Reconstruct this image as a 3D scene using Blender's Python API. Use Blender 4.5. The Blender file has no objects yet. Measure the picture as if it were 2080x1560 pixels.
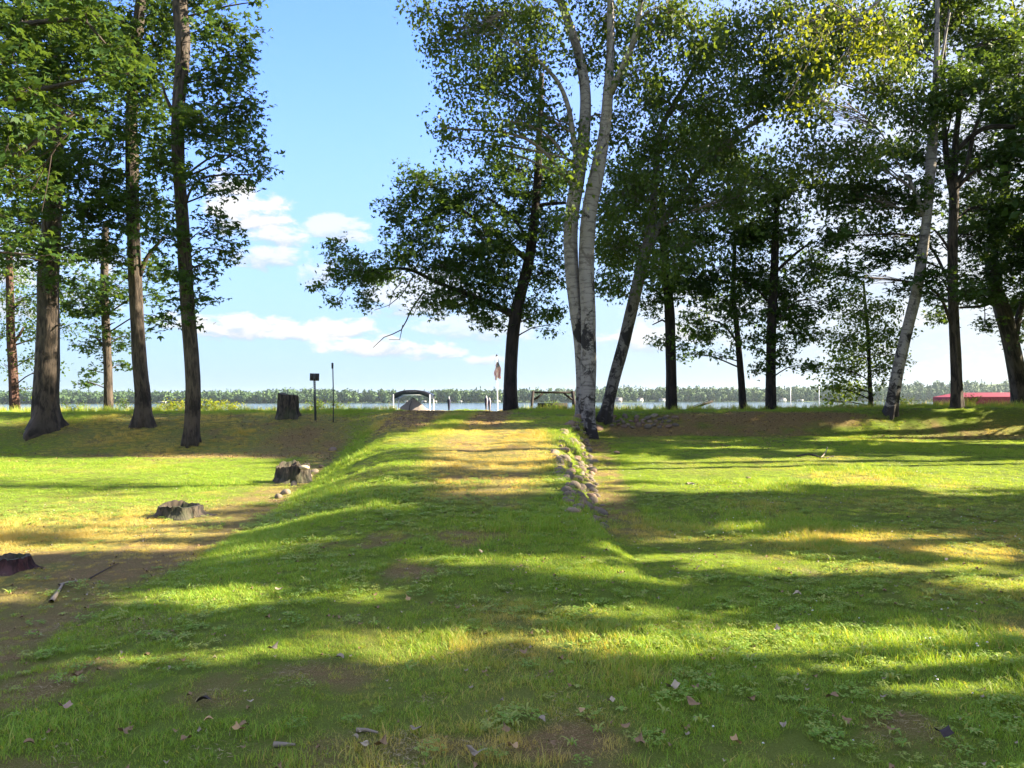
import bpy, math, random
import numpy as np
from mathutils import Vector

R = math.radians
rng = np.random.default_rng(7)
random.seed(7)
sc = bpy.context.scene
C = sc.collection

# ------------------------------------------------------------------ camera
F = 1565.0                      # focal length in pixels of the 2080 px wide photograph
PITCH, ROLL = R(1.17), R(0.17)
EYE = 1.6
cam = bpy.data.objects.new('camera', bpy.data.cameras.new('camera'))
C.objects.link(cam); sc.camera = cam
cam.data.sensor_width = 36.0
cam.data.lens = 36.0 * F / 2080
cam.data.clip_end = 12000
cam.data.clip_start = 0.05
cam.location = (0, 0, EYE)
from mathutils import Matrix
cam_rot = Matrix.Rotation(R(90) + PITCH, 3, 'X') @ Matrix.Rotation(-ROLL, 3, 'Z')
cam.rotation_euler = cam_rot.to_euler()
CR = np.array(cam_rot)

# ------------------------------------------------------------------ light
SUN_AZ, SUN_EL = R(84), R(29)   # azimuth clockwise from +Y (view direction): to the right
SD = np.array([math.sin(SUN_AZ) * math.cos(SUN_EL), math.cos(SUN_AZ) * math.cos(SUN_EL), math.sin(SUN_EL)])
sl = bpy.data.lights.new('sun', 'SUN'); sl.energy = 4.5; sl.angle = R(0.55); sl.color = (1.0, 0.85, 0.62)
so = bpy.data.objects.new('sun', sl); C.objects.link(so)
so.rotation_euler = Vector(-SD).to_track_quat('-Z', 'Y').to_euler()
so.location = (30, 0, 30)
vs = sc.view_settings
vs.view_transform = 'Standard'; vs.look = 'None'; vs.gamma = 1.0; vs.exposure = 2.65
vs.use_curve_mapping = False
sc.cycles.max_bounces = 8
sc.cycles.transparent_max_bounces = 8
sc.cycles.use_denoising = True

# ------------------------------------------------------------------ node helpers
class N:
    def __init__(s, tree): s.t = tree; s.n = tree.nodes; s.l = tree.links
    def new(s, typ, **kw):
        n = s.n.new(typ)
        for k, v in kw.items(): setattr(n, k, v)
        return n
    def put(s, sock, v):
        if v is None: return
        if hasattr(v, 'is_output'): s.l.new(v, sock)
        else:
            if isinstance(v, (tuple, list)) and sock.type == 'RGBA' and len(v) == 3: v = (*v, 1)
            sock.default_value = v
    def m(s, op, a, b=None, c=None, clamp=False):
        n = s.new('ShaderNodeMath', operation=op, use_clamp=clamp)
        for i, v in enumerate((a, b, c)):
            if v is not None: s.put(n.inputs[i], v)
        return n.outputs[0]
    def mix(s, f, a, b, mode='MIX'):
        n = s.new('ShaderNodeMixRGB', blend_type=mode)
        s.put(n.inputs[0], f); s.put(n.inputs[1], a); s.put(n.inputs[2], b)
        return n.outputs[0]
    def noise(s, vec, scale, detail=3, rough=.55, dist=0.0, out='Fac'):
        n = s.new('ShaderNodeTexNoise')
        s.put(n.inputs['Vector'], vec); n.inputs['Scale'].default_value = scale
        n.inputs['Detail'].default_value = detail; n.inputs['Roughness'].default_value = rough
        n.inputs['Distortion'].default_value = dist
        return n.outputs[out]
    def ramp(s, f, stops):
        n = s.new('ShaderNodeValToRGB'); e = n.color_ramp.elements
        while len(e) < len(stops): e.new(.5)
        for el, (p, c) in zip(e, stops):
            el.position = p; el.color = (c, c, c, 1) if isinstance(c, (int, float)) else (*c, 1)
        s.put(n.inputs[0], f); return n.outputs[0]
    def step(s, v, a, b):
        n = s.new('ShaderNodeMapRange', interpolation_type='SMOOTHSTEP')
        s.put(n.inputs[0], v); n.inputs[1].default_value = a; n.inputs[2].default_value = b
        return n.outputs[0]
    def scale(s, vec, v):
        n = s.new('ShaderNodeVectorMath', operation='MULTIPLY')
        s.put(n.inputs[0], vec); n.inputs[1].default_value = v; return n.outputs[0]
    def bump(s, h, strength, dist):
        n = s.new('ShaderNodeBump'); n.inputs['Strength'].default_value = strength
        n.inputs['Distance'].default_value = dist; s.put(n.inputs['Height'], h); return n.outputs[0]
    def attr(s, name, typ='GEOMETRY'):
        return s.new('ShaderNodeAttribute', attribute_name=name, attribute_type=typ)

def mat(name):
    m = bpy.data.materials.new(name); m.use_nodes = True
    n = N(m.node_tree); b = m.node_tree.nodes['Principled BSDF']
    return m, n, b
def simple(name, col, rough=.7, metal=0, var=.25, vscale=8, bump=.0):
    m, n, b = mat(name)
    co = n.new('ShaderNodeTexCoord').outputs['Object']
    f = n.noise(co, vscale, 4, .6)
    c = n.mix(f, tuple(x * (1 - var) for x in col), tuple(min(1, x * (1 + var)) for x in col))
    n.put(b.inputs['Base Color'], c); b.inputs['Roughness'].default_value = rough; b.inputs['Metallic'].default_value = metal
    if bump: n.put(b.inputs['Normal'], n.bump(n.noise(co, vscale * 3, 5, .6), .6, bump))
    return m

# ------------------------------------------------------------------ world
w = bpy.data.worlds.new('World'); sc.world = w; w.use_nodes = True
n = N(w.node_tree); bg = w.node_tree.nodes['Background']
sky = n.new('ShaderNodeTexSky', sky_type='NISHITA', sun_disc=False)
sky.sun_elevation = SUN_EL; sky.sun_rotation = SUN_AZ
sky.altitude = 300; sky.air_density = 1.0; sky.dust_density = 1.2; sky.ozone_density = 2.0
SKY_STRENGTH = 0.15
tc = n.new('ShaderNodeTexCoord').outputs['Generated']
sp = n.new('ShaderNodeSeparateXYZ'); n.put(sp.inputs[0], tc)
az = n.m('ARCTAN2', sp.outputs[0], sp.outputs[1])
el = n.m('ARCSINE', sp.outputs[2])
cv = n.new('ShaderNodeCombineXYZ'); n.put(cv.inputs[0], n.m('MULTIPLY', az, 1.0)); n.put(cv.inputs[1], n.m('MULTIPLY', el, 2.1))
cvec = cv.outputs[0]
nz1 = n.noise(cvec, 9.0, 7, .58, .25)
nz2 = n.noise(cvec, 34.0, 6, .6, .3)
nz = n.m('ADD', n.m('MULTIPLY', n.m('SUBTRACT', nz1, .5), 2.0), n.m('MULTIPLY', n.m('SUBTRACT', nz2, .5), 1.9))
def A(px): return math.atan((px - 1040) / F)
def E(py): return math.atan((811 - py) / F)
cl = None; sh = None
clouds = [(520, 455, 85, 52, 1.0), (470, 440, 60, 60, 1.0), (560, 490, 70, 30, .9), (545, 530, 85, 26, .8), (680, 468, 70, 30, .75), (640, 560, 40, 40, .6),
          (480, 668, 120, 26, .95), (590, 682, 55, 14, .9), (400, 665, 80, 24, .9), (700, 668, 70, 26, 1.0), (790, 702, 150, 24, .95), (880, 715, 80, 16, .8), (985, 730, 50, 12, .7),
          (850, 600, 130, 60, .7), (960, 660, 160, 40, .55), (1290, 690, 130, 34, .8), (1420, 640, 140, 60, .6), (1900, 560, 420, 260, .35), (2300, 500, 500, 400, .5), (1700, 660, 300, 60, .4),
          (-200, 600, 300, 90, .8)]
for (cx, cy, rx, ry, am) in clouds:
    a0, e0, ra, re = A(cx), E(cy), rx / F, ry / F
    dx = n.m('MULTIPLY', n.m('SUBTRACT', az, a0), 1 / ra); dy = n.m('MULTIPLY', n.m('SUBTRACT', el, e0), 1 / re)
    d = n.m('ADD', n.m('POWER', n.m('ABSOLUTE', dx), 2), n.m('POWER', n.m('ABSOLUTE', dy), 2))
    v = n.m('SUBTRACT', 1.0, d)
    v = n.m('ADD', v, n.m('MULTIPLY', nz, 1.7))
    mk_ = n.m('MULTIPLY', n.step(v, -.1, .78), am)
    s_ = n.m('MULTIPLY', n.step(n.m('ADD', dy, n.m('MULTIPLY', nz, 1.3)), -1.1, .1), mk_)
    cl = mk_ if cl is None else n.m('MAXIMUM', cl, mk_)
    sh = s_ if sh is None else n.m('MAXIMUM', sh, s_)
# loose cloud all round out of view, extended overhead to add fill to shade
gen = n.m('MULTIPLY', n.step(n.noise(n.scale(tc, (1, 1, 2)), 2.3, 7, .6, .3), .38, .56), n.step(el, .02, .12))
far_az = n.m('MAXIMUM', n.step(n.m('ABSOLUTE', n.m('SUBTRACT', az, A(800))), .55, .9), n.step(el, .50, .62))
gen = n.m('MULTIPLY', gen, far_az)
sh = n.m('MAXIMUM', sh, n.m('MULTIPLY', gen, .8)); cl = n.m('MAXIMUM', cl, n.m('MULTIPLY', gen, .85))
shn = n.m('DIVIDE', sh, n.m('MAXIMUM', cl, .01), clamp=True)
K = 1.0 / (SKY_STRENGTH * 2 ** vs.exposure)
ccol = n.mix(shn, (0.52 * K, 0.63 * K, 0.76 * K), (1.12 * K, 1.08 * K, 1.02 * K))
# light haze whitening towards the horizon
hz = n.m('MULTIPLY', n.m('SUBTRACT', 1.0, n.step(el, -.02, .50)), .86)
skyc = n.mix(1.0, sky.outputs[0], (0.30, 0.39, 0.65), 'MULTIPLY')
skyc = n.mix(hz, skyc, (0.50 * K, 0.695 * K, 0.86 * K))
azw = n.m('MULTIPLY', n.m('MULTIPLY', n.step(az, -.2, .7), n.m('SUBTRACT', 1.0, n.step(az, 2.2, 3.0))), .82)
skyc = n.mix(n.m('MULTIPLY', azw, n.m('SUBTRACT', 1.0, n.step(el, .35, 1.1))), skyc, (0.84 * K, 0.88 * K, 0.90 * K))
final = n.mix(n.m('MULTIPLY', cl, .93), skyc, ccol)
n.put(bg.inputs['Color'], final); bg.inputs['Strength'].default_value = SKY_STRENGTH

# ------------------------------------------------------------------ pixel <-> world (for measuring the photograph)
def P(px, py, d):
    v = CR @ np.array([(px - 1040) / F, (780 - py) / F, -1.0])
    k = d / v[1]
    return np.array([v[0] * k, d, EYE + v[2] * k])

# ------------------------------------------------------------------ numeric noise
_perm = rng.random((256, 256))
def vnoise(x, y):
    xi = np.floor(x).astype(int); yi = np.floor(y).astype(int)
    fx = x - xi; fy = y - yi; fx = fx * fx * (3 - 2 * fx); fy = fy * fy * (3 - 2 * fy)
    g = lambda a, b: _perm[a & 255, b & 255]
    return (g(xi, yi) * (1 - fx) + g(xi + 1, yi) * fx) * (1 - fy) + (g(xi, yi + 1) * (1 - fx) + g(xi + 1, yi + 1) * fx) * fy
def fbm(x, y, o=4):
    s = 0; a = .5
    for i in range(o): s = s + a * vnoise(x * 2 ** i + 17 * i, y * 2 ** i + 5 * i); a *= .5
    return s / (1 - .5 ** o)
def sst(t): t = np.clip(t, 0, 1); return t * t * (3 - 2 * t)

# ------------------------------------------------------------------ terrain
LAKE = -2.5
def toeL(y): return np.interp(y, [-5, 5, 8, 16.9, 25, 28], [-3.1, -3.3, -3.35, -4.3, -5.6, -6.5])
def toeR(y): return np.interp(y, [0, 6, 9.4, 23.5, 28], [2.2, 1.4, 1.1, 2.25, 3.4])
def topR(y): return np.interp(y, [0, 6, 9.8, 14.6, 19.7, 22, 26], [1.6, 1.0, .72, .80, 1.45, 1.8, 2.6])
def ground(x, y):
    x = np.asarray(x, float); y = np.asarray(y, float)
    rt = sst((x + 1) / 3)
    base = .02 * np.sin(x * .35) + rt * .44 * np.clip((y - 8) / 16.5, 0, 1)
    base = base + (1 - rt) * .08 * sst((y - 17) / 5)
    toe = 21.3 + 2.7 * sst((x + 2) / 5) + .5 * (fbm(x * .3, y * .05 + 3) - .5)
    crest = 27.2 - 1.0 * rt
    top = 1.20 + .10 * sst((x - 8) / 8)
    t = np.clip((y - toe) / (crest - toe), 0, 1)
    t = 1 - (1 - t) ** 1.5
    bank = base + (top - base) * sst(t * .92 + .04 * t)/1.0
    zr = np.clip(.0635 * (y - 6), 0, None); zr = np.minimum(zr, top); zr = .25 * zr * sst((y - 5) / 4) + .75 * zr
    zr = zr + .05 * sst((y - 4) / 3) * (1 - sst((y - 20) / 5))
    wl = sst((x - toeL(y)) / 1.9); wr = 1 - sst((x - topR(y)) / np.maximum(toeR(y) - topR(y), .2))
    ramp = np.maximum(base, zr)
    k = wl * wr
    z = bank + np.maximum(ramp - bank, 0) * k
    z = np.where(y > 29.5, z - (z - (LAKE - .8)) * sst((y - 29.5) / 17), z)
    z = z + .05 * (fbm(x * .8, y * .8) - .5) + .035 * (fbm(x * 2.6 + 9, y * 2.6) - .5)
    z = z - .03 * np.exp(-((x + 2.4) / .35) ** 2) * sst((y - 10) / 6) - .03 * np.exp(-((x + .6) / .35) ** 2) * sst((y - 10) / 6)
    return z
def hit(px, py, lo=2.0, hi=40.0):
    ds = np.linspace(lo, hi, 1500)
    v = CR @ np.array([(px - 1040) / F, (780 - py) / F, -1.0]); v = v / v[1]
    x = v[0] * ds; z = EYE + v[2] * ds
    g = ground(x, ds)
    i = np.argmax(z < g)
    if not (z < g).any(): i = np.argmin(z - g)
    return np.array([x[i], ds[i], g[i]])

def ell(x, y, cx, cy, rx, ry): return np.clip(1.25 - ((x - cx) / rx) ** 2 - ((y - cy) / ry) ** 2, 0, 1)
def bare(x, y):
    b = np.zeros_like(x)
    tl = toeL(y); tr = toeR(y)
    wide = np.interp(y, [3, 8, 20], [2.2, 1.5, .9])
    b = np.maximum(b, .62 * sst((x - (tl - wide)) / .8) * (1 - sst((x - tl - .05) / .35)) * (y < 23))
    b = np.maximum(b, .55 * ell(x, y, -7.5, 7.0, 4.5, 1.8))
    b = np.maximum(b, .6 * ell(x, y, -9.3, 21.3, 4.6, .7)); b = np.maximum(b, .8 * ell(x, y, -6.2, 22.4, 1.5, 2.0))
    b = np.maximum(b, .3 * ell(x, y, -10, 24.2, 6.5, 2.2))
    b = np.maximum(b, .9 * ell(x, y, 8.2, 25.1, 4.4, .7)); b = np.maximum(b, .6 * ell(x, y, 6.8, 24.3, 3.2, .5))
    b = np.maximum(b, .5 * ell(x, y, 14.5, 23.8, 4, 1.3)); b = np.maximum(b, .9 * ell(x, y, 4.6, 24.4, 1.8, .5))
    b = np.maximum(b, .62 * ell(x, y, tr + .2, y, .42, 1) * sst((y - 7.5) / 2) * (1 - sst((y - 21) / 2)))
    trk = np.maximum(ell(x, y, -2.9 - .02 * (y - 20), y, .95, 1), ell(x, y, -.75 + .03 * (y - 20), y, .6, 1))
    b = np.maximum(b, .95 * trk * sst((y - 17.5) / 4)); b = np.maximum(b, .9 * ell(x, y, -2.0, 27, 2.3, 1.6))
    b = np.maximum(b, .42 * ell(x, y, -.5, 14, 1.1, 7)); b = np.maximum(b, .55 * ell(x, y, -.3, 10.6, 1.0, .8))
    for (cx, cy, rx, ry, s) in ((-1.35, 4.35, .75, .45, .95), (-2.6, 5.5, .8, .35, .8), (-.85, 3.5, .7, .35, .9), (-2.2, 3.3, .9, .3, .9),
                                (0.1, 5.0, .55, .3, .6), (.35, 3.55, .35, .6, .75), (.3, 3.0, .6, .5, .6), (-.4, 7.0, .9, .6, .5),
                                (3.8, 7.3, .6, .2, .6), (2.2, 4.1, .4, .2, .5), (-3.6, 4.6, .5, .3, .5)):
        b = np.maximum(b, .55 * s * ell(x, y, cx, cy, rx, ry))
    nn = fbm(x * 1.1 + 40, y * 1.1, 5)
    b = b + .55 * sst((nn - .56) / .16) * (.5 + .5 * (y < 9))
    b = b * (.35 + 1.25 * fbm(x * 2.3, y * 2.3 + 50, 4))
    return np.clip(b, 0, 1)
def dryness(x, y):
    d = .30 * sst((fbm(x * .45 + 3, y * .45 + 80, 4) - .42) / .25)
    d = np.maximum(d, .75 * ell(x, y, -.4, 15.5, 1.5, 6)); d = np.maximum(d, .6 * ell(x, y, -8, 23.5, 8, 3)); d = np.maximum(d, .65 * ell(x, y, -6, 9, 3.5, 3.5))
    d = np.maximum(d, .55 * ell(x, y, 6, 8.4, 4, 1.2))
    return np.clip(d + .5 * (fbm(x * 1.7, y * 1.7 + 9, 4) - .5), 0, 1)

# ------------------------------------------------------------------ mesh helpers
def mesh_np(name, V, Fq, m=None, smooth=False, uv=None, attrs=None):
    V = np.ascontiguousarray(V, np.float32); Fq = np.ascontiguousarray(Fq, np.int32)
    me = bpy.data.meshes.new(name); k = Fq.shape[1]; nf = len(Fq)
    me.vertices.add(len(V)); me.vertices.foreach_set('co', V.ravel())
    me.loops.add(nf * k); me.loops.foreach_set('vertex_index', Fq.ravel())
    me.polygons.add(nf); me.polygons.foreach_set('loop_start', np.arange(0, nf * k, k, dtype=np.int32))
    if smooth: me.polygons.foreach_set('use_smooth', np.ones(nf, bool))
    me.update(calc_edges=True)
    if uv is not None:
        l = me.uv_layers.new(name='UVMap'); l.data.foreach_set('uv', np.ascontiguousarray(uv, np.float32).ravel())
    if attrs:
        for kx, a in attrs.items():
            at = me.attributes.new(kx, 'FLOAT', 'POINT'); at.data.foreach_set('value', np.ascontiguousarray(a, np.float32))
    if m: me.materials.append(m)
    return me
def link(name, me, parent=None, loc=None):
    o = bpy.data.objects.new(name, me); C.objects.link(o)
    if parent: o.parent = parent
    if loc is not None: o.location = loc
    return o
def tag(o, label=None, cat=None, group=None, kind=None):
    if label: o['label'] = label
    if cat: o['category'] = cat
    if group: o['group'] = group
    if kind: o['kind'] = kind
    return o
def root(name, loc, label, cat, group=None, rz=0):
    o = bpy.data.objects.new(name, None); C.objects.link(o); o.location = [float(v) for v in loc]; o.rotation_euler = (0, 0, rz)
    o.empty_display_size = .2
    return tag(o, label, cat, group)
class MB:
    """collects quad meshes"""
    def __init__(s): s.V = []; s.F = []; s.U = []; s.n = 0
    def add(s, V, Fq, U=None):
        V = np.asarray(V, float); Fq = np.asarray(Fq, int)
        s.V.append(V); s.F.append(Fq + s.n); s.n += len(V)
        s.U.append(np.zeros((len(Fq) * 4, 2)) if U is None else U)
    def box(s, c, size, rot=None):
        h = np.array(size) / 2
        v = np.array([[x, y, z] for x in (-1, 1) for y in (-1, 1) for z in (-1, 1)]) * h
        if rot is not None: v = v @ np.array(rot).T
        s.add(v + np.array(c), [[0, 1, 3, 2], [4, 6, 7, 5], [0, 4, 5, 1], [2, 3, 7, 6], [0, 2, 6, 4], [1, 5, 7, 3]])
    def tube(s, pts, rad, sides=8, jit=None, cap=True):
        pts = np.asarray(pts, float); rad = np.broadcast_to(np.asarray(rad, float), (len(pts),))
        T = np.gradient(pts, axis=0); T /= np.linalg.norm(T, axis=1)[:, None] + 1e-9
        a = np.array([1., 0, 0]) if abs(T[0][0]) < .8 else np.array([0, 1., 0])
        th = np.arange(sides) * 2 * np.pi / sides
        V = np.zeros((len(pts), sides, 3))
        for i in range(len(pts)):
            u = a - T[i] * (a @ T[i]); u /= np.linalg.norm(u) + 1e-9; a = u
            b = np.cross(T[i], u)
            r = rad[i] * (jit[i] if jit is not None else 1.0)
            V[i] = pts[i] + (np.cos(th) * r)[:, None] * u + (np.sin(th) * r)[:, None] * b
        L = np.concatenate([[0], np.cumsum(np.linalg.norm(np.diff(pts, axis=0), axis=1))])
        i, j = np.meshgrid(np.arange(len(pts) - 1), np.arange(sides), indexing='ij'); i = i.ravel(); j = j.ravel(); j2 = (j + 1) % sides
        Fq = np.stack([i * sides + j, i * sides + j2, (i + 1) * sides + j2, (i + 1) * sides + j], 1)
        rm = float(np.mean(rad)); cir = 2 * np.pi * rm
        U = np.stack([np.stack([j / sides * cir, L[i]], 1), np.stack([(j + 1) / sides * cir, L[i]], 1),
                      np.stack([(j + 1) / sides * cir, L[i + 1]], 1), np.stack([j / sides * cir, L[i + 1]], 1)], 1).reshape(-1, 2)
        Vv = V.reshape(-1, 3)
        if cap:
            Vv = np.vstack([Vv, pts[0], pts[-1]]); nb = len(pts) * sides
            e = []
            for j in range(0, sides, 2):
                e.append([nb, (j + 2) % sides, (j + 1) % sides, j]); o = (len(pts) - 1) * sides
                e.append([nb + 1, o + j, o + (j + 1) % sides, o + (j + 2) % sides])
            if sides % 2 == 0:
                Fq = np.vstack([Fq, e]); U = np.vstack([U, np.zeros((len(e) * 4, 2))])
        s.add(Vv, Fq, U)
    def build(s, name, m, parent=None, smooth=False, loc=None):
        me = mesh_np(name, np.vstack(s.V), np.vstack(s.F), m, smooth, np.vstack(s.U))
        return link(name, me, parent, loc)

def spline(pts, step=.25):
    p = np.asarray(pts, float)
    P0 = np.vstack([2 * p[0] - p[1], p, 2 * p[-1] - p[-2]]); out = []
    for i in range(1, len(P0) - 2):
        L = np.linalg.norm(P0[i + 1][:3] - P0[i][:3]); k = max(1, int(L / step))
        t = np.linspace(0, 1, k, endpoint=False)[:, None]
        a, b, c, d = P0[i - 1], P0[i], P0[i + 1], P0[i + 2]
        out.append(.5 * ((2 * b) + (-a + c) * t + (2 * a - 5 * b + 4 * c - d) * t * t + (-a + 3 * b - 3 * c + d) * t ** 3))
    out.append(p[-1][None]); return np.vstack(out)

# ------------------------------------------------------------------ materials
def leaf_mat(name, dark, light, trans, tmix=.42):
    m, n, b = mat(name); nt = m.node_tree
    g = n.new('ShaderNodeNewGeometry'); r = g.outputs['Random Per Island']
    pos = n.noise(g.outputs['Position'], .55, 3)
    f = n.m('ADD', n.m('MULTIPLY', r, .65), n.m('MULTIPLY', n.step(pos, .35, .65), .35))
    c = n.mix(f, dark, light); c = n.mix(n.step(r, .965, 1.0), c, (light[0] * 2.2, light[1] * 1.5, light[2]))
    n.put(b.inputs['Base Color'], c); b.inputs['Roughness'].default_value = .5
    b.inputs['Specular IOR Level'].default_value = .14
    t = n.new('ShaderNodeBsdfTranslucent'); n.put(t.inputs[0], n.mix(f, tuple(x * .8 for x in trans), trans))
    mx = n.new('ShaderNodeMixShader'); mx.inputs[0].default_value = tmix
    nt.links.new(b.outputs[0], mx.inputs[1]); nt.links.new(t.outputs[0], mx.inputs[2])
    nt.links.new(mx.outputs[0], nt.nodes['Material Output'].inputs[0]); return m
M = {}
M['leaf_oak'] = leaf_mat('leaf_oak', (.016, .044, .012), (.042, .088, .018), (.15, .25, .025), .34)
M['leaf_maple'] = leaf_mat('leaf_maple', (.02, .052, .016), (.048, .098, .022), (.15, .24, .028), .32)
M['leaf_birch'] = leaf_mat('leaf_birch', (.026, .06, .018), (.07, .12, .024), (.19, .27, .024), .36)
M['leaf_spray'] = leaf_mat('leaf_spray', (.03, .07, .012), (.08, .13, .016), (.32, .36, .018), .42)
M['leaf_light'] = leaf_mat('leaf_light', (.025, .065, .014), (.06, .12, .02), (.25, .34, .03), .42)
M['leaf_sumac'] = leaf_mat('leaf_sumac', (.10, .18, .02), (.2, .28, .03), (.5, .5, .04), .45)
def bark_mat(name, c1, c2, c3, sx=11, sy=2.0, bd=.05):
    m, n, b = mat(name); uv = n.new('ShaderNodeUVMap').outputs[0]
    v = n.scale(uv, (sx, sy, 1)); w_ = n.noise(v, 1.0, 5, .6, .6)
    big = n.noise(n.new('ShaderNodeTexCoord').outputs['Object'], 1.3, 4)
    w2_ = n.noise(n.scale(v, (2.6, 2.2, 1)), 1.0, 4, .6, .4); w_ = n.m('ADD', n.m('MULTIPLY', w_, .65), n.m('MULTIPLY', w2_, .35)); ridge = n.step(w_, .42, .58)
    c = n.mix(ridge, c1, c2); c = n.mix(n.m('MULTIPLY', n.step(big, .45, .7), .6), c, c3)
    n.put(b.inputs['Base Color'], c); b.inputs['Roughness'].default_value = .9
    n.put(b.inputs['Normal'], n.bump(w_, 1.0, bd)); return m
M['bark_maple'] = bark_mat('bark_maple', (.012, .009, .007), (.078, .060, .047), (.068, .056, .042))
M['bark_oak'] = bark_mat('bark_oak', (.006, .004, .004), (.03, .021, .019), (.028, .022, .02))
M['bark_red'] = bark_mat('bark_red', (.02, .01, .008), (.10, .05, .04), (.09, .05, .035), 11, 2)
def birch_mat(name, k=1.0, dk=.0):
    m, n, b = mat(name); uv = n.new('ShaderNodeUVMap').outputs[0]
    len1 = n.step(n.noise(n.scale(uv, (2.2, 11, 1)), 1.0, 4, .6), .52, .62)
    pat = n.step(n.noise(n.scale(uv, (3.5, 2.2, 1)), 1.0, 6, .7, 1.2), .52, .60)
    sc_ = n.step(n.noise(n.scale(uv, (1.6, 1.0, 1)), 1.0, 6, .72, .8), .545, .60)
    at = n.attr('low').outputs['Fac']
    pat2 = n.step(n.m('ADD', n.noise(n.scale(uv, (5, 4, 1)), 1.0, 6, .7, .8), n.m('MULTIPLY', at, .30)), .60, .70)
    tint = n.noise(n.scale(uv, (2, 1.2, 1)), 1.0, 4)
    c = n.mix(tint, (.15 * k, .135 * k, .12 * k), (.33 * k, .305 * k, .28 * k))
    c = n.mix(n.m('MULTIPLY', len1, .6), c, (.05, .04, .036))
    c = n.mix(n.m('MULTIPLY', pat, .7), c, (.07, .055, .045)); sc_ = n.m('MAXIMUM', sc_, n.step(n.m('ADD', n.noise(n.scale(uv, (2.6, 1.2, 1)), 1.0, 5, .7, 1.0), dk), .60, .66)); c = n.mix(sc_, c, (.008, .006, .006)); c = n.mix(pat2, c, (.015, .011, .009))
    n.put(b.inputs['Base Color'], c); b.inputs['Roughness'].default_value = .75
    h = n.m('ADD', n.noise(n.scale(uv, (2.2, 11, 1)), 1.0, 3, .5), n.m('MULTIPLY', pat2, -.8))
    n.put(b.inputs['Normal'], n.bump(h, .6, .012)); return m
M['bark_birch'] = birch_mat('bark_birch'); M['bark_old_birch'] = birch_mat('bark_old_birch', .62, .06)
M['twig'] = simple('twig', (.045, .032, .028), .9)
M['twig_pale'] = simple('twig_pale', (.16, .13, .11), .9)
M['dead_wood'] = simple('dead_wood', (.24, .20, .15), .9, 0, .4, 14, .01)
M['stone'] = None
def stone_mat():
    m, n, b = mat('field_stone'); co = n.new('ShaderNodeTexCoord').outputs['Object']
    oi = n.new('ShaderNodeObjectInfo').outputs['Random']
    c = n.ramp(oi, [(0, (.10, .09, .08)), (.3, (.15, .13, .11)), (.5, (.19, .13, .10)), (.65, (.07, .065, .065)), (.85, (.22, .19, .15)), (1, (.13, .075, .06))])
    sp = n.noise(co, 60, 3, .7); c = n.mix(1.0, c, (1.35, 1.2, .98), 'MULTIPLY'); c = n.mix(n.m('MULTIPLY', sp, .5), c, (.09, .08, .065))
    li = n.step(n.noise(co, 7, 5, .65), .55, .66); c = n.mix(n.m('MULTIPLY', li, .5), c, (.12, .15, .08))
    n.put(b.inputs['Base Color'], c); b.inputs['Roughness'].default_value = .85
    n.put(b.inputs['Normal'], n.bump(n.noise(co, 22, 6, .65), .5, .015)); return m
M['stone'] = stone_mat()

# ------------------------------------------------------------------ terrain mesh
def axis(a, b, fine_a, fine_b, fs, grow=1.25):
    mid = list(np.arange(fine_a, fine_b, fs)); lo = []; x = fine_a; s = fs
    while x > a: s *= grow; x -= s; lo.append(x)
    hi = []; x = mid[-1]; s = fs
    while x < b: s *= grow; x += s; hi.append(x)
    return np.array(lo[::-1] + mid + hi)
gx = axis(-200, 200, -24, 24, .14); gy = axis(-120, 60, 2, 31, .12)
X, Y = np.meshgrid(gx, gy); xs, ys = X.ravel(), Y.ravel(); zs = ground(xs, ys)
nx, ny = len(gx), len(gy)
ii, jj = np.meshgrid(np.arange(ny - 1), np.arange(nx - 1), indexing='ij'); ii = ii.ravel(); jj = jj.ravel()
Fq = np.stack([ii * nx + jj, ii * nx + jj + 1, (ii + 1) * nx + jj + 1, (ii + 1) * nx + jj], 1)
def ground_mat():
    m, n, b = mat('lawn_soil'); g = n.new('ShaderNodeNewGeometry').outputs['Position']
    ba = n.attr('bare').outputs['Fac']; dr = n.attr('dry').outputs['Fac']
    n1 = n.noise(g, 9, 5, .65); n2 = n.noise(g, 45, 4, .7); n3 = n.noise(n.scale(g, (1, 1, 1)), 150, 2, .6)
    soil = n.mix(n1, (.16, .098, .042), (.32, .21, .095)); soil = n.mix(n.step(n3, .48, .66), soil, (.44, .32, .15)); soil = n.mix(n.m('MULTIPLY', n.step(n2, .45, .62), .5), soil, (.14, .17, .035))
    grass = n.mix(n2, (.11, .17, .022), (.18, .25, .035)); grass = n.mix(n.m('MULTIPLY', dr, n.step(n3, .3, .6)), grass, (.36, .29, .11))
    f = n.step(n.m('ADD', ba, n.m('MULTIPLY', n.m('SUBTRACT', n2, .5), 1.2)), .2, .85)
    c = n.mix(f, grass, soil); c = n.mix(1.0, c, n.mix(n3, (.65, .65, .65), (1.2, 1.2, 1.2)), 'MULTIPLY')
    n.put(b.inputs['Base Color'], c); b.inputs['Roughness'].default_value = .95; b.inputs['Specular IOR Level'].default_value = .1
    n.put(b.inputs['Normal'], n.bump(n.m('ADD', n2, n3), .9, .03)); return m
gm = mesh_np('ground', np.stack([xs, ys, zs], 1), Fq, ground_mat(), True, None, {'bare': bare(xs, ys), 'dry': dryness(xs, ys)})
tag(link('ground', gm), kind='structure')

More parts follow.
